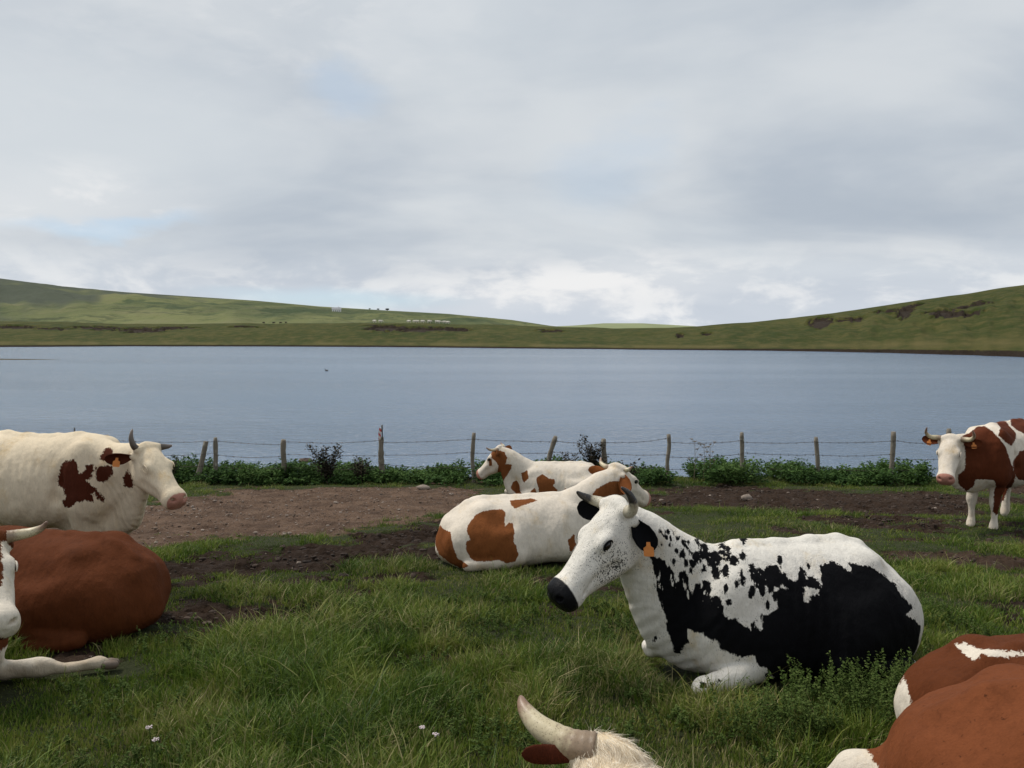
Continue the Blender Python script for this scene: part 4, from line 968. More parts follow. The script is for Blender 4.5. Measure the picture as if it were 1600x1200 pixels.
# ------------------------------------------------------------------ near ground: one sheet from the pasture down under the water
DIRT = [  # outlines on the ground plane (x, y in metres), depth of wear, dryness
    ([(-6.9, 9.6), (-5.6, 13.6), (-4.5, 14.9), (-2.5, 15.3), (-.8, 15.0), (-.55, 12.8), (-1.0, 11.4), (-1.6, 10.6), (-2.4, 9.5), (-4.0, 9.0), (-6.8, 9.1)], 1.0),
    ([(-4.9, 8.2), (-3.4, 8.25), (-2.05, 9.15), (-1.1, 10.6), (-.78, 9.3), (-.55, 7.7), (-1.05, 7.35), (-1.85, 7.1), (-2.9, 6.9), (-3.9, 7.0), (-4.0, 7.6)], 0.0),
    ([(-3.0, 5.9), (-2.3, 6.15), (-1.3, 6.6), (-1.2, 6.3), (-1.6, 5.75), (-2.3, 5.45), (-3.0, 5.3)], 0.15),
    ([(2.4, 13.8), (3.8, 15.0), (5.8, 14.7), (7.9, 14.0), (9.5, 12.8), (7.6, 11.6), (5.4, 11.1), (4.1, 12.0), (2.5, 12.0), (2.0, 12.5)], 0.1),
    ([(4.4, 10.8), (5.6, 11.0), (6.6, 10.5), (6.0, 9.9), (4.4, 9.8)], 0.1),
    ([(4.3, 8.8), (6.2, 8.2), (6.0, 7.6), (5.0, 7.4), (4.2, 7.9)], 0.35),
    ([(.2, 7.2), (.6, 7.3), (.6, 6.9), (.3, 6.8)], 0.1),
    ([(9.3, 16.0), (11.5, 15.8), (12.5, 14.0), (9.5, 14.2)], 0.3),
    ([(-3.0, 5.0), (-2.3, 5.0), (-1.9, 4.7), (-2.3, 4.5), (-3.0, 4.55)], 0.2),
]


def dirt_at(x, y):
    x = np.asarray(x, float); y = np.asarray(y, float)
    P = np.stack([x.ravel(), y.ravel()], 1)
    d = np.full(len(P), -3.0); dry = np.zeros(len(P))
    for poly, dr in DIRT:
        q = np.asarray(poly); m = ((P > q.min(0) - 1) & (P < q.max(0) + 1)).all(1)
        if not m.any(): continue
        s_ = poly_sd(P[m], q); cur = d[m]; better = s_ > cur
        cur[better] = s_[better]; d[m] = cur
        dd = dry[m]; dd[better] = dr; dry[m] = dd
    n = fbm(P[:, 0] * .9, P[:, 1] * 2.4, 21, 4) - .5
    n2 = fbm(P[:, 0] * 5.5, P[:, 1] * 7.5, 33, 3) - .5
    bare = np.clip((d + n * 1.9 + n2 * .8) / .22 + .5, 0, 1)
    extra = np.clip((fbm(P[:, 0] * .9 + 5, P[:, 1] * 1.3, 55, 4) - .615) / .04, 0, 1) * (P[:, 1] > 4.8)
    return np.maximum(bare, extra * .8).reshape(x.shape), dry.reshape(x.shape)


gx = np.concatenate([np.linspace(-70, -15, 50)[:-1], np.linspace(-15, 15, 620), np.linspace(15, 70, 50)[1:]])
gy = np.concatenate([np.linspace(-30, 1.5, 40)[:-1], np.linspace(1.5, 20, 440), np.linspace(20, 34, 30)[1:]])
GX, GY = np.meshgrid(gx, gy)
GZ = ground_z(GX, GY)
bare, dry = dirt_at(GX, GY)
near = (GY > 1.4) & (GY < 17.6) & (np.abs(GX) < 15)
rough = (fbm(GX * 5, GY * 6, 71, 3) - .5) * .09 + (np.abs(fbm(GX * 12, GY * 14, 72, 2) - .5)) * -.10 + .02 - .055 * np.clip((vnoise(GX * 5.2, GY * 6.1, 90) - .70) / .12, 0, 1) * (.3 + .7 * (1 - dry))
GZ = GZ + near * bare * (rough * (1.5 - .9 * dry) - .03)
n_, m_ = GX.shape
ii = np.arange(n_ - 1)[:, None] * m_; jj = np.arange(m_ - 1)[None]
gm, t, b = material('pasture_soil')
oc = objcoord(t)
dirt_dry = t.mix(t.step(t.noise(oc, 2.2, 7, .7), .3, .7), (.070, .041, .026), (.165, .105, .070))
dirt_dry = t.mix(t.step(t.noise(oc, 26, 4, .7), .60, .72), dirt_dry, (.27, .205, .155))
mud = t.mix(t.noise(oc, 6, 6, .7), (.013, .008, .005), (.050, .029, .018))
turf = t.mix(t.noise(oc, 5, 5, .7), (.022, .030, .010), (.055, .060, .022))
so = t.mix(t.attr('dry'), mud, dirt_dry)
t.put(b, 'Base Color', t.mix(t.step(t.math('ADD', t.attr('bare'), t.math('MULTIPLY', t.math('SUBTRACT', t.noise(oc, 30, 3, .7), .5), .6)), .3, .7), turf, so))
b.inputs['Roughness'].default_value = .9
b.inputs['Specular IOR Level'].default_value = .15
nb = t.bump(t.noise(oc, 42, 6, .75), 1.0, .03)
vo = t.n.new('ShaderNodeTexVoronoi'); t.l.new(oc, vo.inputs['Vector']); vo.inputs['Scale'].default_value = 22
nb = t.bump(vo.outputs['Distance'], .6, .03, nb)
t.put(b, 'Normal', nb)
gr = mesh_np('ground', np.stack([GX, GY, GZ], -1).reshape(-1, 3), np.stack([ii + jj, ii + jj + 1, ii + m_ + jj + 1, ii + m_ + jj], -1).reshape(-1, 4),
             gm, None, True, dict(bare=bare.ravel(), dry=dry.ravel()))
tag(gr, kind='structure')

# ------------------------------------------------------------------ lake
WZ = -2.35
wm, t, b = material('lake_water')
oc = objcoord(t)
w1 = t.noise(t.scalevec(oc, (.45, 1.0, 1)), 5.5, 4, .65, .5)
w2 = t.noise(t.scalevec(oc, (.5, 1.0, 1)), 1.3, 3, .5, .3)
w3 = t.noise(t.scalevec(oc, (.10, 1.0, 1)), .06, 4, .6)        # slicks and gusts
hgt = t.math('ADD', w1, t.math('MULTIPLY', w2, 1.5))
amp = t.math('ADD', .42, t.math('MULTIPLY', t.step(w3, .30, .68), .46))
t.put(b, 'Normal', t.bump(hgt, amp, .24))
b.inputs['Base Color'].default_value = (.14, .197, .282, 1)
b.inputs['Roughness'].default_value = .16
b.inputs['IOR'].default_value = 1.33
xs = np.linspace(-420, 420, 60); ys = np.linspace(18, 420, 60)
LX, LY_ = np.meshgrid(xs, ys); k = 60
ii = np.arange(59)[:, None] * k; jj = np.arange(59)[None]
wo = mesh_np('lake_water', np.stack([LX, LY_, np.full_like(LX, WZ)], -1).reshape(-1, 3), np.stack([ii + jj, ii + jj + 1, ii + k + jj + 1, ii + k + jj], -1).reshape(-1, 4), wm)
tag(wo, kind='structure')

# ------------------------------------------------------------------ far shore, right-hand hill, distant hills
SHORE_U = np.array([-1.6, -.9, -.672, -.5, -.336, -.168, 0, .17, .336, .5, .672, .9, 1.6])
SHORE_Y = np.array([150, 215, 236, 250, 248, 236, 214, 196, 183, 160, 132, 112, 80.])
CREST_U = np.array([-1.6, -.9, -.672, -.5, -.336, -.19, -.084, 0, .06, .13, .17, .22, .336, .42, .504, .588, .672, .9, 1.6])
CREST_E = np.array([22, 20, 21, 17, 17, 17.5, 17, 15, 10, 8.5, 9, 11.5, 22, 33, 48, 62, 76, 100, 130.]) / 1190   # rise per metre of distance above eye level
def crest_y(u): return np.interp(u, [-1.6, -.6, 0, .2, .45, .672, 1.6], [300, 345, 320, 300, 280, 262, 220])
def ev(u): return np.interp(u, CREST_U, CREST_E) + (fbm(u * 14, u * 0 + 3, 19, 3) - .5) * .0035
def shore_y(u): return np.interp(u, SHORE_U, SHORE_Y) + 3.0 * (fbm(u * 18, u * 0, 5, 4) - .5) * 2

SCARS = [(-.655, .62, .05, .10), (-.60, .52, .035, .06), (-.54, .60, .05, .14), (-.485, .55, .05, .16), (-.44, .66, .04, .12), (-.35, .7, .03, .05),
         (-.165, .62, .045, .22), (-.12, .55, .05, .16), (-.08, .60, .04, .14), (.05, .62, .025, .12), (.405, .60, .025, .12), (.44, .55, .03, .05), (.49, .62, .03, .05),
         (.53, .70, .035, .05), (.515, .58, .018, .12), (.56, .42, .03, .05), (.60, .55, .05, .04), (.58, .36, .05, .03), (.255, .45, .01, .10), (.22, .4, .008, .1)]


def bank_point(u, t_):
    """u direction across, t_ 0 at the shoreline, 1 at the crest, beyond 1 the far side"""
    sy = shore_y(u); cy = crest_y(u); zc = CAM_Z + ev(u) * cy
    y = sy + (cy - sy) * t_
    tt = np.clip(t_, 0, 1)
    prof = .035 + .965 * (.45 * tt + .55 * (tt ** 1.0) * (2 - tt) ** .9 * .62 + .0)
    prof = prof / (.035 + .965 * (.45 + .55 * .62))
    z = WZ + (zc - WZ) * np.where(t_ < .004, -.05, prof)
    z = z - np.where(t_ > 1, (t_ - 1) * (.15 * (cy - sy)), 0)
    hill = np.clip((u - .05) / .5, 0, 1)
    amp = .5 + 1.4 * hill
    z = z + amp * (fbm(u * 38, t_ * 5.0, 41, 4) - .5) * 2 * np.sin(np.clip(t_, 0, 1) * math.pi)
    return y, z

us = np.linspace(-1.5, 1.5, 1300); ts_ = np.concatenate([[-.04, .0], np.linspace(.005, 1.0, 150), np.linspace(1.03, 2.2, 16)])
UU, TT = np.meshgrid(us, ts_)
YY, ZZ = bank_point(UU, TT)
env = np.zeros_like(UU)
for (u0, t0, ru, rt) in SCARS:
    rt = rt * (1.9 if u0 > .3 else 1.35)
    env = np.maximum(env, 1 - np.sqrt(((UU - u0) / ru) ** 2 + ((TT - t0) / rt) ** 2))
warp = (fbm(UU * 55, TT * 6, 81, 3) - .5) * .30
ridge = 1 - np.abs(2 * fbm(UU * 75 + warp * 14, TT * 13 + warp * 3, 61, 3) - 1) * 3.2
scar = np.clip((ridge * .6 + env * 1.7 - .70) / .25, 0, 1) * (env > 0)
shore_cut = np.clip(1 - TT / .012, 0, 1) * (TT > -.01)
ZZ = ZZ - scar * 1.3 + env.clip(0, 1) * .5 * (TT < 1)
slope_drop = np.clip((fbm(UU * 75 + warp * 14, TT * 13 + .35 + warp * 3, 61, 3) - .5) * 3, -1, 1)
Vb = np.stack([UU * YY, YY, ZZ], -1)
hm, t, b = material('hill_grass')
oc = objcoord(t)
g1 = t.noise(t.scalevec(oc, (1, .5, 1)), .035, 6, .62)
g2 = t.noise(t.scalevec(oc, (1, .6, 1.5)), .28, 6, .7)
g3 = t.noise(t.scalevec(oc, (1, .7, 1.5)), 1.6, 4, .7)
gc = t.mix(t.step(g1, .3, .7), (.040, .052, .012), (.072, .076, .020))
gc = t.mix(t.step(g2, .42, .75), gc, (.115, .098, .034))
gc = t.mix(t.step(g2, .50, .25), gc, (.034, .052, .012))
gc = t.mix(t.math('MULTIPLY', t.step(g3, .5, .75), .5), gc, (.032, .045, .010))
gc = t.mix(t.math('MULTIPLY', t.attr('fringe'), .75), gc, (.15, .12, .048))
rn = t.noise(t.scalevec(oc, (.34, .34, 1.5)), .30, 5, .62, .6)
rid = t.math('SUBTRACT', 1.0, t.math('ABSOLUTE', t.math('MULTIPLY', t.math('SUBTRACT', rn, .5), 5.0)))
lines = t.math('ADD', t.math('MULTIPLY', rid, .75), t.math('SUBTRACT', t.math('MULTIPLY', t.attr('env'), 1.25), .48))
sc_c = t.mix(g3, (.016, .012, .009), (.060, .044, .032))
gc = t.mix(t.math('MAXIMUM', t.step(t.math('ADD', t.attr('scar'), t.math('MULTIPLY', t.math('SUBTRACT', g3, .5), .8)), .42, .60), t.math('MULTIPLY', t.step(lines, .52, .66), t.step(t.attr('env'), .02, .2))), gc, sc_c)
t.put(b, 'Base Color', gc); b.inputs['Roughness'].default_value = .95; b.inputs['Specular IOR Level'].default_value = .1
t.put(b, 'Normal', t.bump(t.noise(oc, .9, 6, .75), .9, .8))
n_, m_ = UU.shape
ii = np.arange(n_ - 1)[:, None] * m_; jj = np.arange(m_ - 1)[None]
fr = np.clip(1 - np.abs(TT - .055) / .06, 0, 1) * np.clip(fbm(UU * 60, TT * 3, 7, 3) * 1.7 - .2, 0, 1)
bank = mesh_np('hillside', Vb.reshape(-1, 3), np.stack([ii + jj, ii + jj + 1, ii + m_ + jj + 1, ii + m_ + jj], -1).reshape(-1, 4), hm, None, True,
               dict(env=np.clip(env, 0, 1).ravel(), scar=np.maximum(scar, shore_cut).ravel(), fringe=fr.ravel()))
tag(bank, kind='structure')

# distant hills
D_U = np.array([-1.6, -.9, -.672, -.588, -.504, -.42, -.336, -.252, -.168, -.084, 0, .05, .08, .12, .4, 1.6])
D_E = np.array([95, 96, 87, 74, 65, 58.5, 52, 43, 37, 31.5, 22, 13, 9.5, 6, 3, 2.]) / 1190


def far_hill_z(u, y):
    e = np.interp(u, D_U, D_E); yc = 1250.0
    base = -1.0
    t_ = np.clip((y - 400) / (yc - 400), 0, 1)
    zc = CAM_Z + e * yc
    z = base + (zc - base) * (t_ ** .92)
    und = (fbm(u * 9 + 3, y / 330.0, 91, 4) - .5) * 2
    z = z + und * 15 * np.sin(t_ * math.pi) * np.clip(.3 - u, .1, 1) + (fbm(u * 30, y / 90., 95, 4) - .5) * 9 * np.sin(t_ * math.pi)
    return np.where(y > yc, zc - (y - yc) * .1, z)

us = np.linspace(-1.4, .6, 700); ys = np.concatenate([np.linspace(330, 1250, 150), np.linspace(1270, 1700, 12)])
UU, YY = np.meshgrid(us, ys); ZZ = far_hill_z(UU, YY)
fm, t, b = material('far_hill_grass')
oc = objcoord(t)
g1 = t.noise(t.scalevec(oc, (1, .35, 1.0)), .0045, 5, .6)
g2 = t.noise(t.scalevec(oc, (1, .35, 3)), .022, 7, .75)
fc = t.mix(t.step(g1, .38, .62), (.055, .074, .032), (.155, .165, .066))  # lighter patches: sunlight between cloud shadows, put into the grass colour
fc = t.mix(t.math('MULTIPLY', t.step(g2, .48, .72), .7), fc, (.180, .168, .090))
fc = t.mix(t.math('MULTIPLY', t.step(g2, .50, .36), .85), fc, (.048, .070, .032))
ln_ = t.noise(t.scalevec(oc, (.5, .5, 4)), .010, 5, .6, .5)
fc = t.mix(t.math('MULTIPLY', t.step(t.math('ABSOLUTE', t.math('SUBTRACT', ln_, .5)), .016, .004), .6), fc, (.05, .06, .03))
moor = t.step(t.attr('moor'), .35, .65)
fc = t.mix(moor, fc, t.mix(g2, (.050, .062, .045), (.085, .095, .062)))
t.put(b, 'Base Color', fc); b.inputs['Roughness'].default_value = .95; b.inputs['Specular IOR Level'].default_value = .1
t.put(b, 'Normal', t.bump(g2, .8, 8.0))
n_, m_ = UU.shape
ii = np.arange(n_ - 1)[:, None] * m_; jj = np.arange(m_ - 1)[None]
mo = np.clip((-UU - .40) * 2.6, -.5, 1) + (YY - 700) / 1400 + (fbm(UU * 12, YY / 260., 15, 4) - .5) * 1.3
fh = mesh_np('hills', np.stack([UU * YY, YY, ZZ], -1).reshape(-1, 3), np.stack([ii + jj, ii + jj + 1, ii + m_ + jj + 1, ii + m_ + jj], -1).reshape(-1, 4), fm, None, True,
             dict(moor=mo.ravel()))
tag(fh, kind='structure')
us = np.linspace(-.1, .5, 160); ys = np.linspace(1800, 2800, 20)
UU, YY = np.meshgrid(us, ys)
e = np.interp(UU, [-.1, .04, .08, .12, .17, .21, .3, .5], [8, 11, 13, 16.5, 16.5, 14, 8, 2.]) / 1190
ZZ = -6 + (e * 2500 + 6 + CAM_Z) * np.sin(np.clip((YY - 1600) / 900, 0, 1) * math.pi / 2) - np.clip(YY - 2500, 0, 999) * .05
n_, m_ = UU.shape
ii = np.arange(n_ - 1)[:, None] * m_; jj = np.arange(m_ - 1)[None]
dh = mesh_np('distant_hill', np.stack([UU * YY, YY, ZZ], -1).reshape(-1, 3), np.stack([ii + jj, ii + jj + 1, ii + m_ + jj + 1, ii + m_ + jj], -1).reshape(-1, 4),
             simple_mat('distant_meadow', (.20, .225, .10), .95, .35, .012, 0, 0, (1, .4, 1)), None, True)
tag(dh, kind='structure')
# valley floor behind the bank so that no gap opens between the hills
vx = np.linspace(-3200, 3200, 30); vy = np.linspace(300, 3200, 20); VX, VY = np.meshgrid(vx, vy)
ii = np.arange(19)[:, None] * 30; jj = np.arange(29)[None]
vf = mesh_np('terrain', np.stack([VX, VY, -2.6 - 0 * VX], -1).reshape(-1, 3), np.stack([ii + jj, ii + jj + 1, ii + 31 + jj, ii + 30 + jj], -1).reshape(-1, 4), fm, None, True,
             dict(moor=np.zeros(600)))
tag(vf, kind='structure')
# low spit of land reaching into the lake on the left
a = np.linspace(0, 1, 40)[:, None]; w = np.linspace(-1, 1, 9)[None]
sx = -102 + a * 34 + 0 * w; wd = 2.2 * np.sqrt(1 - a) + .1; sy_ = 118 + w * wd + a * 1.5; sz_ = WZ - .15 + .55 * (1 - w ** 2) * (1 - a) ** .5
ii = np.arange(39)[:, None] * 9; jj = np.arange(8)[None]
sp_ = mesh_np('shore_spit', np.stack([sx, sy_, sz_], -1).reshape(-1, 3), np.stack([ii + jj, ii + 9 + jj, ii + 10 + jj, ii + jj + 1], -1).reshape(-1, 4),
              simple_mat('spit_mud', (.05, .045, .025), .9, .5, .8))
tag(sp_, kind='structure')


# ------------------------------------------------------------------ grass: individual blades, one mass nobody could count
rng = np.random.default_rng(77)
LIES = [(c['at'][0], c['at'][1], math.radians(c['heading']), c.get('scale', 1.0)) for c in COWS if c['pose'] == 'lying']


def pressed(x, y):
    """1 where a lying animal keeps the grass down"""
    p = np.zeros_like(x)
    for cx_, cy_, h, s in LIES:
        lx = (x - cx_) * math.cos(h) + (y - cy_) * math.sin(h) + .05; ly = -(x - cx_) * math.sin(h) + (y - cy_) * math.cos(h)
        p = np.maximum(p, np.clip((1.12 - np.sqrt((lx / (.98 * s)) ** 2 + (ly / (.50 * s)) ** 2)) / .22, 0, 1))
    p = np.maximum(p, np.clip((1.2 - np.sqrt(((x + 2.72) / .50) ** 2 + ((y - 4.62) / .17) ** 2)) / .2, 0, 1))
    return p


def grass_field(n, y0, y1, width, hmul, seed, spread=.035, per=7):
    r = np.random.default_rng(seed)
    nt = n // per
    # area-uniform over the wedge the field of view covers, with side margins
    yy = np.sqrt(r.uniform(y0 ** 2, y1 ** 2, nt * 2)); xx = r.uniform(-1, 1, nt * 2) * (yy * .70 + 1.2)
    bare, dry = dirt_at(xx, yy)
    keep = r.uniform(size=len(xx)) > bare * 1.02 - .02 * (1 - dry)
    press = pressed(xx, yy)
    keep &= (yy > y0) & (press < .999)
    xx, yy, bare, press, dry = xx[keep][:nt], yy[keep][:nt], bare[keep][:nt], press[keep][:nt], dry[keep][:nt]
    big = fbm(xx * .9, yy * .9, 101, 3)
    tall = np.clip((fbm(xx * 1.7 + 9, yy * 1.7, 103, 3) - .40) / .25, 0, 1)
    zone = np.interp(yy, [2.5, 5.5, 7, 10, 16], [.66, .64, .50, .42, .45])
    # long rough sward at the right behind the pied cow and in the foreground
    H0 = (.060 + .175 * tall * r.uniform(.5, 1.25, len(xx))) * zone * (1 - .45 * bare) * hmul * (1 - .55 * press)
    strawp = np.clip(fbm(xx * 1.1, yy * 1.1, 109, 3) * 1.8 - .72, .03, .65)
    rep = lambda a: np.repeat(a, per)
    N = len(xx) * per
    ang = r.uniform(0, 2 * math.pi, N); rad = np.abs(r.normal(0, spread, N))
    bx = rep(xx) + np.cos(ang) * rad; by = rep(yy) + np.sin(ang) * rad
    bz = ground_z(bx, by) - .01
    h = rep(H0) * r.uniform(.35, 1.25, N) * np.where(r.uniform(size=N) < .05, 1.8, 1)
    lean = r.uniform(.15, 1.25, N) * (.4 + .6 * rep(tall)); ta = ang + r.normal(0, .8, N) + 0
    windx = .04
    dx = np.cos(ta) * lean + windx; dy = np.sin(ta) * lean
    fa = r.uniform(0, math.pi, N); wx, wy = np.cos(fa), np.sin(fa)
    w = width * r.uniform(.55, 1.25, N)
    seg = 3
    V = np.zeros((N, 2 * seg + 1, 3), np.float32)
    for i in range(seg + 1):
        u = i / seg
        hz = h * u * (1 - .32 * lean * u); off = h * (u ** 1.9) * .95
        cx_, cy_, cz_ = bx + dx * off, by + dy * off, bz + hz
        ww = w * (1 - u ** 1.6) * .5
        if i < seg:
            V[:, 2 * i] = np.stack([cx_ - wx * ww, cy_ - wy * ww, cz_], 1); V[:, 2 * i + 1] = np.stack([cx_ + wx * ww, cy_ + wy * ww, cz_], 1)
        else:
            V[:, 2 * i] = np.stack([cx_, cy_, cz_], 1)
    k = 2 * seg + 1; base = (np.arange(N) * k)[:, None]
    Q = np.concatenate([base + np.array([[0, 1, 3, 2]]), base + np.array([[2, 3, 5, 4]])]); T = base + np.array([[4, 5, 6]])
    straw = (r.uniform(size=N) < rep(strawp) * .6 + .03) * r.uniform(.4, 1, N)
    tone = r.uniform(0, 1, N) * .5 + rep(fbm(xx * 2.3, yy * 2.3, 113, 3) + r.normal(0, .12, len(xx))) * 1.0 - .25
    rp = lambda a: np.repeat(a, k)
    return V.reshape(-1, 3), Q, T, rp(straw), rp(tone), np.tile(np.repeat(np.linspace(0, 1, seg + 1), 2)[:k], N)


parts = [grass_field(210000, 2.6, 5.2, .0080, 1.05, 1, .045, 9), grass_field(120000, 5.2, 8.5, .0092, 1.0, 2, .045, 8),
         grass_field(90000, 8.5, 12.5, .0085, 1.0, 3, .05, 7), grass_field(80000, 12.5, 17.4, .0110, 1.0, 4, .06, 7)]
parts.append(grass_field(1600, 2.8, 7.5, .0034, 1.5, 9, .03, 2))
parts[-1][3][:] = np.maximum(parts[-1][3], .85)
off = 0; GV, GQ, GT, GS, GTn, GH = [], [], [], [], [], []
for V, Q, T, s1, t1, h1 in parts:
    GV.append(V); GQ.append(Q + off); GT.append(T + off); GS.append(s1); GTn.append(t1); GH.append(h1); off += len(V)
gm2, t, b = material('grass_blades')
tone = t.attr('tone'); straw = t.attr('straw')
gcol = t.ramp(tone, [(0.0, (.022, .048, .008)), (.35, (.074, .130, .016)), (.65, (.155, .208, .030)), (1.0, (.27, .265, .070))])
gcol = t.mix(straw, gcol, (.36, .30, .15))
t.put(b, 'Base Color', gcol); b.inputs['Roughness'].default_value = .55; b.inputs['Specular IOR Level'].default_value = .22
tr_ = t.n.new('ShaderNodeBsdfTranslucent'); t.put(tr_, 'Color', t.mix(.5, gcol, (.10, .16, .02)))
mx = t.n.new('ShaderNodeMixShader'); mx.inputs[0].default_value = .28
t.l.new(b.outputs[0], mx.inputs[1]); t.l.new(tr_.outputs[0], mx.inputs[2])
t.l.new(mx.outputs[0], t.n['Material Output'].inputs['Surface'])
go = mesh_np('grass', np.concatenate(GV), [np.concatenate(GQ), np.concatenate(GT)], gm2, None, False,
             dict(straw=np.concatenate(GS), tone=np.concatenate(GTn)))
tag(go, 'mixed green and straw coloured meadow grass covering the pasture', 'grass', kind='stuff')


# ------------------------------------------------------------------ leafy plants
def leaf_cards(centers, dirs, ups, L, W, r):
    """small folded leaves: 2 quads each, bent at the middle"""
    n = len(centers)
    side = np.cross(dirs, ups); side /= np.linalg.norm(side, axis=1)[:, None] + 1e-9
    nrm = np.cross(side, dirs)
    L = (L * r.uniform(.6, 1.3, n))[:, None]; W = (W * r.uniform(.7, 1.2, n))[:, None]
    p0 = centers; m1 = centers + dirs * L * .45 + nrm * L * .08; p1 = centers + dirs * L - nrm * L * .12
    l1 = m1 + side * W * .5 + nrm * W * .18; r1 = m1 - side * W * .5 + nrm * W * .18
    V = np.stack([p0, l1, m1, r1, p1], 1).reshape(-1, 3)
    b_ = (np.arange(n) * 5)[:, None]
    T = np.concatenate([b_ + np.array([[0, 1, 2]]), b_ + np.array([[0, 2, 3]]), b_ + np.array([[1, 4, 2]]), b_ + np.array([[2, 4, 3]])])
    return V, T


def rand_dirs(n, r, up=.3):
    a = r.uniform(0, 2 * math.pi, n); z = r.uniform(-.5, 1, n) * .7 + up
    d = np.stack([np.cos(a), np.sin(a), z], 1); return d / np.linalg.norm(d, axis=1)[:, None]


def leaf_mat(name, c0, c1, c2):
    m, t, b = material(name)
    col = t.ramp(t.attr('tone'), [(0.0, c0), (.5, c1), (1.0, c2)])
    t.put(b, 'Base Color', col); b.inputs['Roughness'].default_value = .7; b.inputs['Specular IOR Level'].default_value = .1
    tr_ = t.n.new('ShaderNodeBsdfTranslucent'); t.put(tr_, 'Color', col)
    mx = t.n.new('ShaderNodeMixShader'); mx.inputs[0].default_value = .2
    t.l.new(b.outputs[0], mx.inputs[1]); t.l.new(tr_.outputs[0], mx.inputs[2]); t.l.new(mx.outputs[0], t.n['Material Output'].inputs['Surface'])
    return m


M['nettle'] = leaf_mat('nettle_leaf', (.022, .048, .014), (.050, .100, .024), (.105, .170, .045))
M['dock'] = leaf_mat('dock_leaf', (.020, .017, .014), (.032, .030, .019), (.060, .048, .032))
M['herb'] = leaf_mat('herb_leaf', (.030, .055, .012), (.060, .098, .020), (.110, .145, .040))
M['stalk'] = simple_mat('dry_stalk', (.16, .12, .075), .8, .4, 20)

# nettle belt along the fence
r = np.random.default_rng(5)
N = 4200
x = r.uniform(-11.5, 13.0, N); y = 15.45 + r.uniform(0, 1.9, N)
front = 15.25 - .30 * np.clip(x / 8, -1, 1) + (fbm(x * .7, x * 0, 31, 3) - .5) * .9
hprof = np.interp(x, [-8, -7.2, -6.4, -5.6, -4.9, -4.0, -3.2, -2.6, -1.6, -.9, 0, 1.2, 2.6, 3.2, 3.6, 4.4, 5.4, 6.1, 6.9, 7.3, 8.2, 9.4, 12],
                  [.42, .44, .35, .26, .40, .42, .34, .28, .26, .38, .34, .40, .24, .26, .34, .46, .44, .36, .20, .24, .40, .44, .40])
h = (hprof + (fbm(x * 2.0, y * 2, 37, 4) - .5) * .52) * r.uniform(.65, 1.0, N) * np.clip((y - front) / .35, .3, 1)
ok = (y > front) & (h > .10) & (fbm(x * 1.1 + 4, y * 0, 44, 3) > .36) & ((x < -6.0) | (r.uniform(size=N) < .96))
x, y, h = x[ok], y[ok], h[ok]; N = len(x)
z = ground_z(x, y); K = 26
u = np.tile(np.linspace(.15, 1, K), N) + r.uniform(-.03, .03, N * K)
lx, ly = r.normal(0, .10, N), r.normal(0, .10, N)
cx_ = np.repeat(x, K) + np.repeat(lx, K) * u; cy_ = np.repeat(y, K) + np.repeat(ly, K) * u; cz_ = np.repeat(z, K) + np.repeat(h, K) * u
dr = rand_dirs(N * K, r, .05)
V, T = leaf_cards(np.stack([cx_, cy_, cz_], 1) + dr * .02, dr, rand_dirs(N * K, r, 1.2), np.full(N * K, .085), np.full(N * K, .048), r)
tone = np.repeat(np.clip(np.repeat(fbm(x * 1.3, y * 1.3, 47, 3), K) * .9 + r.uniform(-.25, .35, N * K) + (u - .6) * .25 - .05, 0, 1), 5)
nb_ = mesh_np('nettle_belt', V, T, M['nettle'], None, False, dict(tone=tone))
tag(nb_, 'belt of dark green nettles and weeds growing along the wire fence', 'weeds', kind='stuff')

# herbs with small leaves among the foreground grass
N = 3820
x = np.concatenate([r.uniform(1.0, 2.5, 620), r.uniform(-2.9, 3.4, 3200)]); y = np.concatenate([r.uniform(3.55, 4.25, 620), r.uniform(2.7, 6.4, 3200)])
h = np.concatenate([r.uniform(.12, .27, 620), r.uniform(.05, .13, 3200)])
bare, dry = dirt_at(x, y); ok = (bare < .3) & (pressed(x, y) < .2) & (fbm(x * 3, y * 3, 66, 2) > .47); x, y, h = x[ok], y[ok], h[ok]; N = len(x)
z = ground_z(x, y); K = 34
u = np.tile(np.linspace(.1, 1, K), N); sw = np.repeat(r.normal(0, .05, (N, 2)), K, 0) * u[:, None]
c_ = np.stack([np.repeat(x, K) + sw[:, 0], np.repeat(y, K) + sw[:, 1], np.repeat(z, K) + np.repeat(h, K) * u], 1)
dr = rand_dirs(N * K, r, .35)
V, T = leaf_cards(c_, dr, rand_dirs(N * K, r, 1.2), np.repeat(np.where(np.arange(len(x)) < 0, .02, r.uniform(.015, .028, len(x))), K) * (1.4 - u * .7), np.repeat(r.uniform(.007, .016, len(x)), K), r)
tone = np.repeat(np.clip(.35 + .4 * u + r.uniform(-.3, .3, N * K), 0, 1), 5)
hb = mesh_np('meadow_herbs', V, T, M['herb'], None, False, dict(tone=tone))
tag(hb, 'small leafy herbs standing among the foreground grass', 'herbs', kind='stuff')


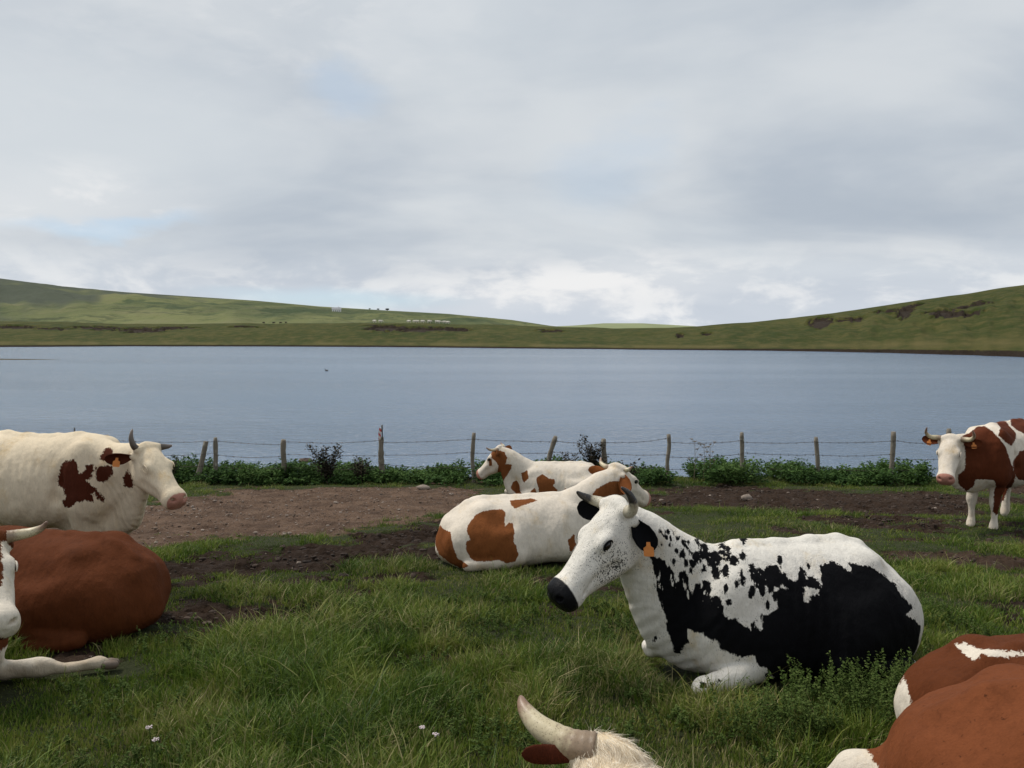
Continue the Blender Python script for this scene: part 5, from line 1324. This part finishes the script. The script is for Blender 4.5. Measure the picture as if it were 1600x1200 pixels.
def shrub(name, x, y, height, width, n, label, group, mat, seed, L=.07, W=.035, stems=9):
    r = np.random.default_rng(seed); z = float(ground_z(x, y))
    root = thing(name, (x, y, z), 0, label, 'shrub', group)
    arr = []; cs = []
    for i in range(stems):
        a = r.uniform(0, 2 * math.pi); tip = np.array([math.cos(a) * width * r.uniform(.1, 1), math.sin(a) * width * .6 * r.uniform(.1, 1), height * r.uniform(.55, 1)])
        p = catmull([(0, 0, 0), tip * [.3, .3, .45] + r.normal(0, .02, 3), tip], 10)
        arr.append(tube_arrays(p, np.linspace(.008, .003, 10), 5))
        m_ = n // stems; uu = r.uniform(.15, 1, m_) ** .8; idx = (uu * 9).astype(int)
        cs.append(p[idx] + r.normal(0, .035, (m_, 3)) * (.4 + uu[:, None]))
    v, q, tr = join_arrays(arr); mesh_np('stem', v, [q, tr], M['stalk'], root)
    c_ = np.concatenate(cs); dr = rand_dirs(len(c_), r, .3)
    V, T = leaf_cards(c_, dr, rand_dirs(len(c_), r, 1.0), np.full(len(c_), L), np.full(len(c_), W), r)
    mesh_np('foliage', V, T, mat, root, False, dict(tone=np.repeat(r.uniform(0, 1, len(c_)), 5)))
    return root


SH = 'dark leaved shrubs growing at the fence'
shrub('shrub', -3.85, 15.75, .90, .46, 1100, 'dark leaved shrub with upright tips, left of the post with the red and white marker', SH, M['dock'], 1)
shrub('shrub', -3.14, 15.8, .66, .30, 520, 'small dark shrub close beside the post with the red and white marker', SH, M['dock'], 2)
shrub('shrub', 1.66, 15.75, 1.04, .38, 1500, 'tallest dark shrub, standing just left of a square post', SH, M['dock'], 3)
shrub('shrub', 1.08, 15.75, .72, .40, 900, 'broad dark shrub at the foot of the crooked post', SH, M['dock'], 4)
shrub('shrub', 2.36, 15.6, .56, .36, 520, 'low dark shrub right of the square post, behind the cow heads', SH, M['dock'], 5)
shrub('shrub', -7.15, 15.9, .62, .20, 260, 'thin dark shrub behind the head of the cream cow', SH, M['dock'], 6)


def rock_arrays(c, s, r, n=1):
    """lumpy octasphere-like stones"""
    th = np.linspace(0, math.pi, 6)[:, None]; ph = np.linspace(0, 2 * math.pi, 8, endpoint=False)[None]
    S = np.stack([np.sin(th) * np.cos(ph), np.sin(th) * np.sin(ph), np.cos(th) + 0 * ph], -1).reshape(-1, 3)
    i = np.arange(5)[:, None] * 8; j = np.arange(8)[None]; jn = (j + 1) % 8
    q = np.stack([i + j, i + 8 + j, i + 8 + jn, i + jn], -1).reshape(-1, 4)
    N = len(c)
    V = S[None] * (1 + r.normal(0, .13, (N, 48, 1))) * (s[:, None, None] * r.uniform(.55, 1.2, (N, 1, 3)) * np.array([1, .8, .55]))
    V = V + c[:, None]
    Q = q[None] + (np.arange(N) * 48)[:, None, None]
    return V.reshape(-1, 3), Q.reshape(-1, 4)



def umbel(x, y, hgt, seed, label):
    r = np.random.default_rng(seed); z = float(ground_z(x, y))
    root = thing('dry_umbel_plant', (x, y, z), 0, label, 'plant', 'dry umbel stalks at the fence')
    arr = [tube_arrays(catmull([(0, 0, 0), (.02, 0, hgt * .5), (.01, .01, hgt)], 8), np.linspace(.007, .004, 8), 5)]
    heads = []
    for k_ in range(5):
        b0 = np.array([.012, 0, hgt * (.45 + .12 * k_)]); a_ = r.uniform(0, 6.28); tip = b0 + np.array([math.cos(a_) * .12, math.sin(a_) * .08, .10])
        arr.append(tube_arrays(catmull([b0, (b0 + tip) / 2 + (0, 0, -.02), tip], 6), np.full(6, .003), 4)); heads.append(tip)
    heads.append(np.array([.01, .01, hgt]))
    v, q, tr = join_arrays(arr); mesh_np('stem', v, [q, tr], M['stalk'], root)
    for p in heads:
        hs_ = [rock_arrays(p[None] + (0, 0, .012), np.array([.011]), r) + (np.zeros((0, 3), int),)]
        for k_ in range(12):
            e_ = p + np.array([r.normal(0, .022), r.normal(0, .022), r.uniform(.02, .04)]); hs_.append(tube_arrays(np.array([p, (p + e_) / 2, e_]), [.0015, .0015, .006], 4))
        v, q, tr = join_arrays(hs_); mesh_np('seed_head', v, [q, tr], M['stalk'], root)

umbel(3.86, 16.0, .86, 1, 'tall dry umbel stalk, leftmost of the bare stalks between two posts')
umbel(4.07, 16.05, .78, 2, 'tall dry umbel stalk, middle one of the bare stalks between two posts')
umbel(4.17, 15.95, .80, 3, 'tall dry umbel stalk, rightmost of the bare stalks between two posts')

# ------------------------------------------------------------------ fence
M['wood'] = None
m, t, b = material('weathered_post')
oc = objcoord(t)
gr_ = t.noise(t.scalevec(oc, (1, 1, .06)), 70, 5, .7); bl = t.noise(oc, 9, 4, .6)
pc = t.mix(gr_, (.075, .062, .048), (.30, .26, .20)); pc = t.mix(t.step(bl, .58, .72), pc, (.34, .33, .27))
t.put(b, 'Base Color', pc); b.inputs['Roughness'].default_value = .9; t.put(b, 'Normal', t.bump(gr_, .8, .01)); M['wood'] = m
M['wire'] = simple_mat('rusty_wire', (.075, .055, .045), .7, .5, 8, 0, .3)
M['steel'] = simple_mat('dark_steel', (.03, .028, .027), .6)
fence = thing('barbed_wire_fence', (0, 16, 0), 0, 'barbed wire fence on weathered wooden posts between the pasture and the lake', 'fence')
FY = 16.0
POSTS = [(-10.25, 1.09, .055, 0), (-8.52, 1.0, .068, -.05), (-6.30, .97, .045, .02), (-4.83, .94, .055, .0), (-2.76, .97, .054, .0), (-.82, 1.06, .043, .01), (.76, 1.0, .050, .10), (1.95, .93, .055, 0),
         (3.32, 1.02, .042, -.02), (4.92, 1.08, .045, -.06), (6.50, .98, .042, -.07), (8.04, 1.12, .050, .02), (9.23, 1.18, .050, 0), (10.9, 1.1, .05, .02), (12.6, 1.05, .05, 0)]
tops = []
r = np.random.default_rng(9)
for i, (px, hh, rad, lean) in enumerate(POSTS):
    gz = float(ground_z(px, FY)); jit = r.normal(0, .012, (5, 2))
    crook = .07 if i == 6 else 0
    pts = [(px + lean * (k_ / 4) * hh + jit[k_, 0] + crook * math.sin(k_ / 4 * math.pi * 1.4) * -1, jit[k_, 1], gz - .15 + (hh + .15) * k_ / 4) for k_ in range(5)]
    P = catmull(pts, 14); rr = rad * (1 + r.normal(0, .035, 14)); rr[-1] *= .82
    if i in (4,): rr[:8] *= 1.15; rr[9] *= 1.2
    v, q, tr = tube_arrays(P, rr, 10)
    v[:-2] += r.normal(0, .0025, (len(v) - 2, 3))
    mesh_np('post', v, [q, tr], M['wood'], fence)
    tops.append((P[:, 0], P[:, 1], P[:, 2], gz, hh))
v, q, tr = tube_arrays(catmull([(-6.72, -.05, -1.52), (-6.60, 0, -1.15), (-6.48, .02, -.62)], 10), np.linspace(.06, .05, 10), 9)
tag(mesh_np('post', v, [q, tr], M['wood'], fence), 'leaning broken post')
v, q, tr = tube_arrays(np.array([(-9.28, .05, -1.6), (-9.28, .05, -.9), (-9.275, .05, -.33)]), [.014, .014, .014], 8)
tag(mesh_np('post', v, [q, tr], M['steel'], fence), 'thin dark steel rod')
LEV = [.90, .60, .32]
for lv in range(3):
    arr = []
    for i in range(len(POSTS) - 1):
        ends = []
        for k_ in (i, i + 1):
            X, Y, Z, gz, hh = tops[k_]; zz = gz + hh * LEV[lv] + r.normal(0, .025)
            zz = gz + (.90, .62, .33)[lv] * 1.0 * (.98 + .02 * hh) + r.normal(0, .03) if hh > 0 else zz
            zz = min(zz, gz + hh - .04)
            x_ = float(np.interp(zz, Z, X)); ends.append((x_, -POSTS[k_][2] - .004, zz))
        a_, b_ = np.array(ends[0]), np.array(ends[1]); n_ = 15; tt = np.linspace(0, 1, n_)[:, None]
        P = a_ + (b_ - a_) * tt; P[:, 2] -= .03 * np.sin(tt[:, 0] * math.pi) * r.uniform(.3, 1.4); P[:, 2] += r.normal(0, .003, n_)
        arr.append(tube_arrays(P, np.full(n_, .0042), 5))
        for f_ in np.arange(.06, 1, .11):
            c_ = a_ + (b_ - a_) * f_; c_[2] = np.interp(f_, tt[:, 0], P[:, 2])
            for s_ in (-1, 1):
                d_ = np.array([.012 * s_, .004, .020]); arr.append(tube_arrays(np.array([c_ - d_, c_, c_ + d_]), [.0015, .004, .0015], 4))
    v, q, tr = join_arrays(arr); mesh_np('wire', v, [q, tr], M['wire'], fence)
# marker fixed on top of the weathered post
mk = thing('boundary_marker', (-2.76, 15.95, float(ground_z(-2.76, 16)) + .93), 0, 'small red and white striped marker with a dark rod on top of a fence post', 'marker')
v, q, tr = tube_arrays(np.array([(.02, 0, -.02), (.025, 0, .1), (.02, 0, .30)]), [.012, .012, .018], 8)
mesh_np('rod', v, [q, tr], M['steel'], mk)
m, t, b = material('marker_stripes'); oc = objcoord(t); sp3 = t.n.new('ShaderNodeSeparateXYZ'); t.l.new(oc, sp3.inputs[0])
zz_ = t.math('ADD', sp3.outputs[2], t.math('MULTIPLY', sp3.outputs[0], 1.2))
t.put(b, 'Base Color', t.mix(t.step(t.math('PINGPONG', zz_, .06), .030, .034), (.62, .60, .58), (.45, .05, .04))); b.inputs['Roughness'].default_value = .6
pl = [(-.055, 0), (-.02, .0), (.005, .10), (.012, .24), (-.03, .25), (-.05, .16)]
fr_ = [(a_, -.02, c_) for a_, c_ in pl]; bk_ = [(a_, -.005, c_) for a_, c_ in pl]; nn = len(pl)
me = bpy.data.meshes.new('flag'); me.from_pydata(fr_ + bk_, [], [list(range(nn))[::-1], list(range(nn, 2 * nn))] + [[i, (i + 1) % nn, nn + (i + 1) % nn, nn + i] for i in range(nn)]); me.materials.append(m)
ob = bpy.data.objects.new('flag', me); COL.objects.link(ob); ob.parent = mk


# ------------------------------------------------------------------ stones
M['stone'] = simple_mat('stone', (.27, .215, .175), .9, .5, 14, .5)
m, t, b = material('clods')
t.put(b, 'Base Color', t.mix(t.attr('dry'), t.mix(t.attr('tone'), (.020, .013, .009), (.058, .036, .025)), t.mix(t.attr('tone'), (.085, .055, .038), (.22, .16, .12)))); b.inputs['Roughness'].default_value = .95; M['clods'] = m
M['clod'] = simple_mat('mud_clod', (.075, .048, .034), .95, .5, 30, .8)
r = np.random.default_rng(14)
x = r.uniform(-9, 13, 26000); y = r.uniform(4.4, 16.0, 26000); bare, dry = dirt_at(x, y)
ok = bare > .75; x, y, dry = x[ok], y[ok], dry[ok]
c = np.stack([x, y, ground_z(x, y) - .012], 1)
stn = (r.uniform(size=len(x)) < dry * .20 + .012)
v, q = rock_arrays(c[stn], np.clip(r.lognormal(-4.6, .55, stn.sum()), .005, .045), r); o = mesh_np('gravel', v, q, M['stone'], None, False)
tag(o, 'small pale stones strewn over the bare brown earth', 'gravel', kind='stuff')
v, q = rock_arrays(c[~stn], np.clip(r.lognormal(-4.15, .5, (~stn).sum()), .008, .05) * (1 - .45 * dry[~stn]), r)
o = mesh_np('mud_clods', v, q, M['clods'], None, True, dict(dry=np.repeat(dry[~stn], 48), tone=np.repeat(r.uniform(0, 1, (~stn).sum()), 48)))
tag(o, 'dark trodden clods of mud in the bare patches', 'mud', kind='stuff')
for (x_, y_, s_, lab, mt) in [(4.15, 13.3, .11, 'flat grey stone in the dark mud track on the right', 'stone'), (-1.75, 14.9, .13, 'pale flat stone at the far edge of the bare earth', 'stone'),
                             (-.85, 12.1, .10, 'pinkish stone near the right end of the bare earth', 'stone'), (-6.5, 23.7, .26, 'dark round rock breaking the lake surface behind the fence', 'clod')]:
    zz = float(ground_z(x_, y_)) if y_ < 20 else WZ - .02
    v, q = rock_arrays(np.zeros((1, 3)), np.array([s_]), r)
    o = mesh_np('rock', v, q, M[mt], None, True, loc=(x_, y_, zz + .02)); tag(o, lab, 'rock')

# ------------------------------------------------------------------ flowers
M['petal'] = simple_mat('petal', (.62, .52, .52), .7, .2, 90)
def flower(x, y, h, lab, seed):
    r = np.random.default_rng(seed); z = float(ground_z(x, y)); root = thing('yarrow_flower', (x, y, z), 0, lab, 'flower', 'pale wild flowers in the foreground grass')
    v, q, tr = tube_arrays(catmull([(0, 0, 0), (.01, 0, h * .5), (0, 0, h)], 8), np.full(8, .0022), 5); mesh_np('stem', v, [q, tr], M['herb'], root, True, dict(tone=np.full(len(v), .5)))
    n = 34; a = r.uniform(0, 6.28, n); rad = np.sqrt(r.uniform(0, 1, n)) * .013
    c = np.stack([np.cos(a) * rad, np.sin(a) * rad, h + .004 - rad * .2 + r.normal(0, .002, n)], 1)
    v, q = rock_arrays(c, np.full(n, .0036), r); mesh_np('flower_head', v, q, M['petal'], root)
flower(-.325, 3.14, .26, 'white flower head standing alone in the grass, near the bottom centre', 1)
flower(-.40, 3.28, .24, 'paler small flower just left of the white one near the bottom centre', 2)
flower(-1.51, 3.12, .26, 'pinkish flower head in the grass at the lower left', 3)
flower(-1.56, 3.17, .29, 'pinkish bud above the flower at the lower left', 4)


# ------------------------------------------------------------------ far away: house, bushes, cattle, duck
hx, hy = -.2294 * 905, 905.0; hz = float(far_hill_z(np.array(-.2294), np.array(hy)))
house = thing('farmhouse', (hx, hy, hz), math.radians(12), 'small white farmhouse alone on the far green hillside', 'house')
house.scale = (.8, .8, .8)
def box_arr(x0, x1, y0, y1, z0, z1):
    v = np.array([(x, y, z) for z in (z0, z1) for y in (y0, y1) for x in (x0, x1)], float)
    return v, np.array([(0, 2, 3, 1), (4, 5, 7, 6), (0, 1, 5, 4), (2, 6, 7, 3), (0, 4, 6, 2), (1, 3, 7, 5)])
M['plaster'] = simple_mat('white_plaster', (.84, .82, .78), .8, .08, .8); M['slate'] = simple_mat('grey_slate', (.30, .30, .31), .7, .2, 2); M['dark_glass'] = simple_mat('dark_glass', (.04, .045, .05), .2)
v, q = box_arr(-6.5, 6.5, -3.5, 3.5, -2, 3.6); mesh_np('wall', v, q, M['plaster'], house, False)
v = np.array([(-7, -4, 3.6), (7, -4, 3.6), (7, 4, 3.6), (-7, 4, 3.6), (-7, 0, 6.8), (7, 0, 6.8)], float)
mesh_np('roof', v, [np.array([(0, 1, 5, 4), (2, 3, 4, 5), (0, 3, 2, 1)]), np.array([(0, 4, 3), (1, 2, 5)])], M['slate'], house, False)
v, q = box_arr(2.5, 3.5, -.5, .5, 5.8, 8.0); mesh_np('chimney', v, q, M['plaster'], house, False)
for wx_ in (-4.3, -1.2, 4.2):
    v, q = box_arr(wx_ - .5, wx_ + .5, -3.56, -3.5, .6, 2.2); mesh_np('window', v, q, M['dark_glass'], house, False)
v, q = box_arr(1.2, 2.2, -3.56, -3.5, -1.2, 2.1); mesh_np('door', v, q, M['dark_glass'], house, False)

M['far_leaf'] = leaf_mat('far_leaf', (.02, .035, .015), (.035, .055, .02), (.06, .08, .03))
for k_, (u_, s_, lab) in enumerate([(-.163, 2.4, 'dark bush on the skyline, right of the farmhouse, the larger one'), (-.175, 1.7, 'dark bush on the skyline, middle of the small row'), (-.186, 1.3, 'smallest dark bush on the skyline, nearest the farmhouse')]):
    yb = 1235.0; zb = float(far_hill_z(np.array(u_), np.array(yb)))
    r = np.random.default_rng(60 + k_); root = thing('bush', (u_ * yb, yb, zb), 0, lab, 'bush', 'bushes on the skyline of the far hill')
    c_ = r.normal(0, 1, (500, 3)); c_ /= np.linalg.norm(c_, axis=1)[:, None]; c_ *= r.uniform(.3, 1, 500)[:, None] ** .5 * np.array([s_ * 1.3, s_, s_ * .6]); c_[:, 2] += s_ * .8
    V, T = leaf_cards(c_, rand_dirs(500, r), rand_dirs(500, r, 1), np.full(500, s_ * .35), np.full(500, s_ * .25), r)
    mesh_np('crown', V, T, M['far_leaf'], root, False, dict(tone=np.repeat(r.uniform(0, 1, 500), 5)))
    v, q, tr = tube_arrays(np.array([(0, 0, -.5), (0, 0, s_ * .5), (0, 0, s_)]), [.3, .25, .15], 6); mesh_np('trunk', v, [q, tr], M['stalk'], root)

mini_head = dict(poll=(.98, 0, 1.25), dir=(.6, 0, -.7), up=(0, 0, 1), s=1.1)
Vm, Qm, _ = grow_cow('standing', mini_head, .045, neck=dict(dew=0))
M['far_white'] = simple_mat('far_hide_white', (.72, .66, .56), .8, .1, 1.0); M['far_dark'] = simple_mat('far_hide_dark', (.045, .032, .022), .8, .3, 1.0)
src = None
WH = [(-.180, 'first white animal from the left of the far herd'), (-.172, 'second white animal from the left of the far herd'), (-.135, 'third white animal of the far herd, left of the dense group'),
      (-.127, 'fourth white animal of the far herd'), (-.124, 'fifth white animal of the far herd, close to the fourth'), (-.117, 'white animal in the middle of the far herd'), (-.108, 'white animal right of the middle of the far herd'),
      (-.098, 'brightest white animal of the far herd, grazing sideways'), (-.096, 'white animal directly beside the brightest one in the far herd'), (-.089, 'second white animal from the right of the far herd'), (-.084, 'rightmost white animal of the far herd')]
DK = [(-.325, 'leftmost dark animal on the far bank'), (-.312, 'second dark animal from the left on the far bank'), (-.303, 'third dark animal from the left on the far bank'), (-.296, 'rightmost dark animal on the far bank')]
r = np.random.default_rng(3)
for lst, mt, grp in ((WH, 'far_white', 'pale cattle grazing on the far side of the lake'), (DK, 'far_dark', 'dark cattle on the far bank')):
    me0 = None
    for u_, lab in lst:
        cy_ = float(crest_y(np.array(u_))) - 2.0
        tt_ = .985
        yy_, zz_ = bank_point(np.array([u_]), np.array([tt_])); s_ = .95 if mt == 'far_white' else .6
        if me0 is None:
            o = mesh_np('cow', Vm, Qm, M[mt]); me0 = o
        else:
            o = me0.copy(); COL.objects.link(o)
        o.location = (u_ * yy_[0], yy_[0], zz_[0] - .02); o.rotation_euler = (0, 0, r.uniform(-.5, .5) + (math.pi if r.uniform() < .5 else 0)); o.scale = (s_,) * 3
        tag(o, lab, 'cow', grp)
# duck
dk = thing('duck', (-.2437 * 83, 83.0, WZ), math.radians(160), 'small dark duck swimming alone on the lake', 'duck')
fl = Field((-.25, -.12, -.08), (.28, .12, .32), .012)
for p, k_ in ((p_ell((0, 0, .04), (.19, .09, .075)), .03), (p_cone((-.15, 0, .07), (-.23, 0, .11), .04, .012), .04), (p_cone((.13, 0, .08), (.18, 0, .2), .035, .025), .04), (p_ell((.195, 0, .215), (.04, .03, .032)), .02)):
    fl.add(p[0], p[1], p[2], k_)
v, q = fl.mesh(); mesh_np('body', v, q, simple_mat('duck_feathers', (.035, .03, .025), .7, .4, 20), dk)
v, q, tr = tube_arrays(np.array([(.22, 0, .212), (.25, 0, .205), (.275, 0, .20)]), [.014, .012, .006], 8); mesh_np('beak', v, [q, tr], simple_mat('beak', (.25, .18, .05), .5), dk)
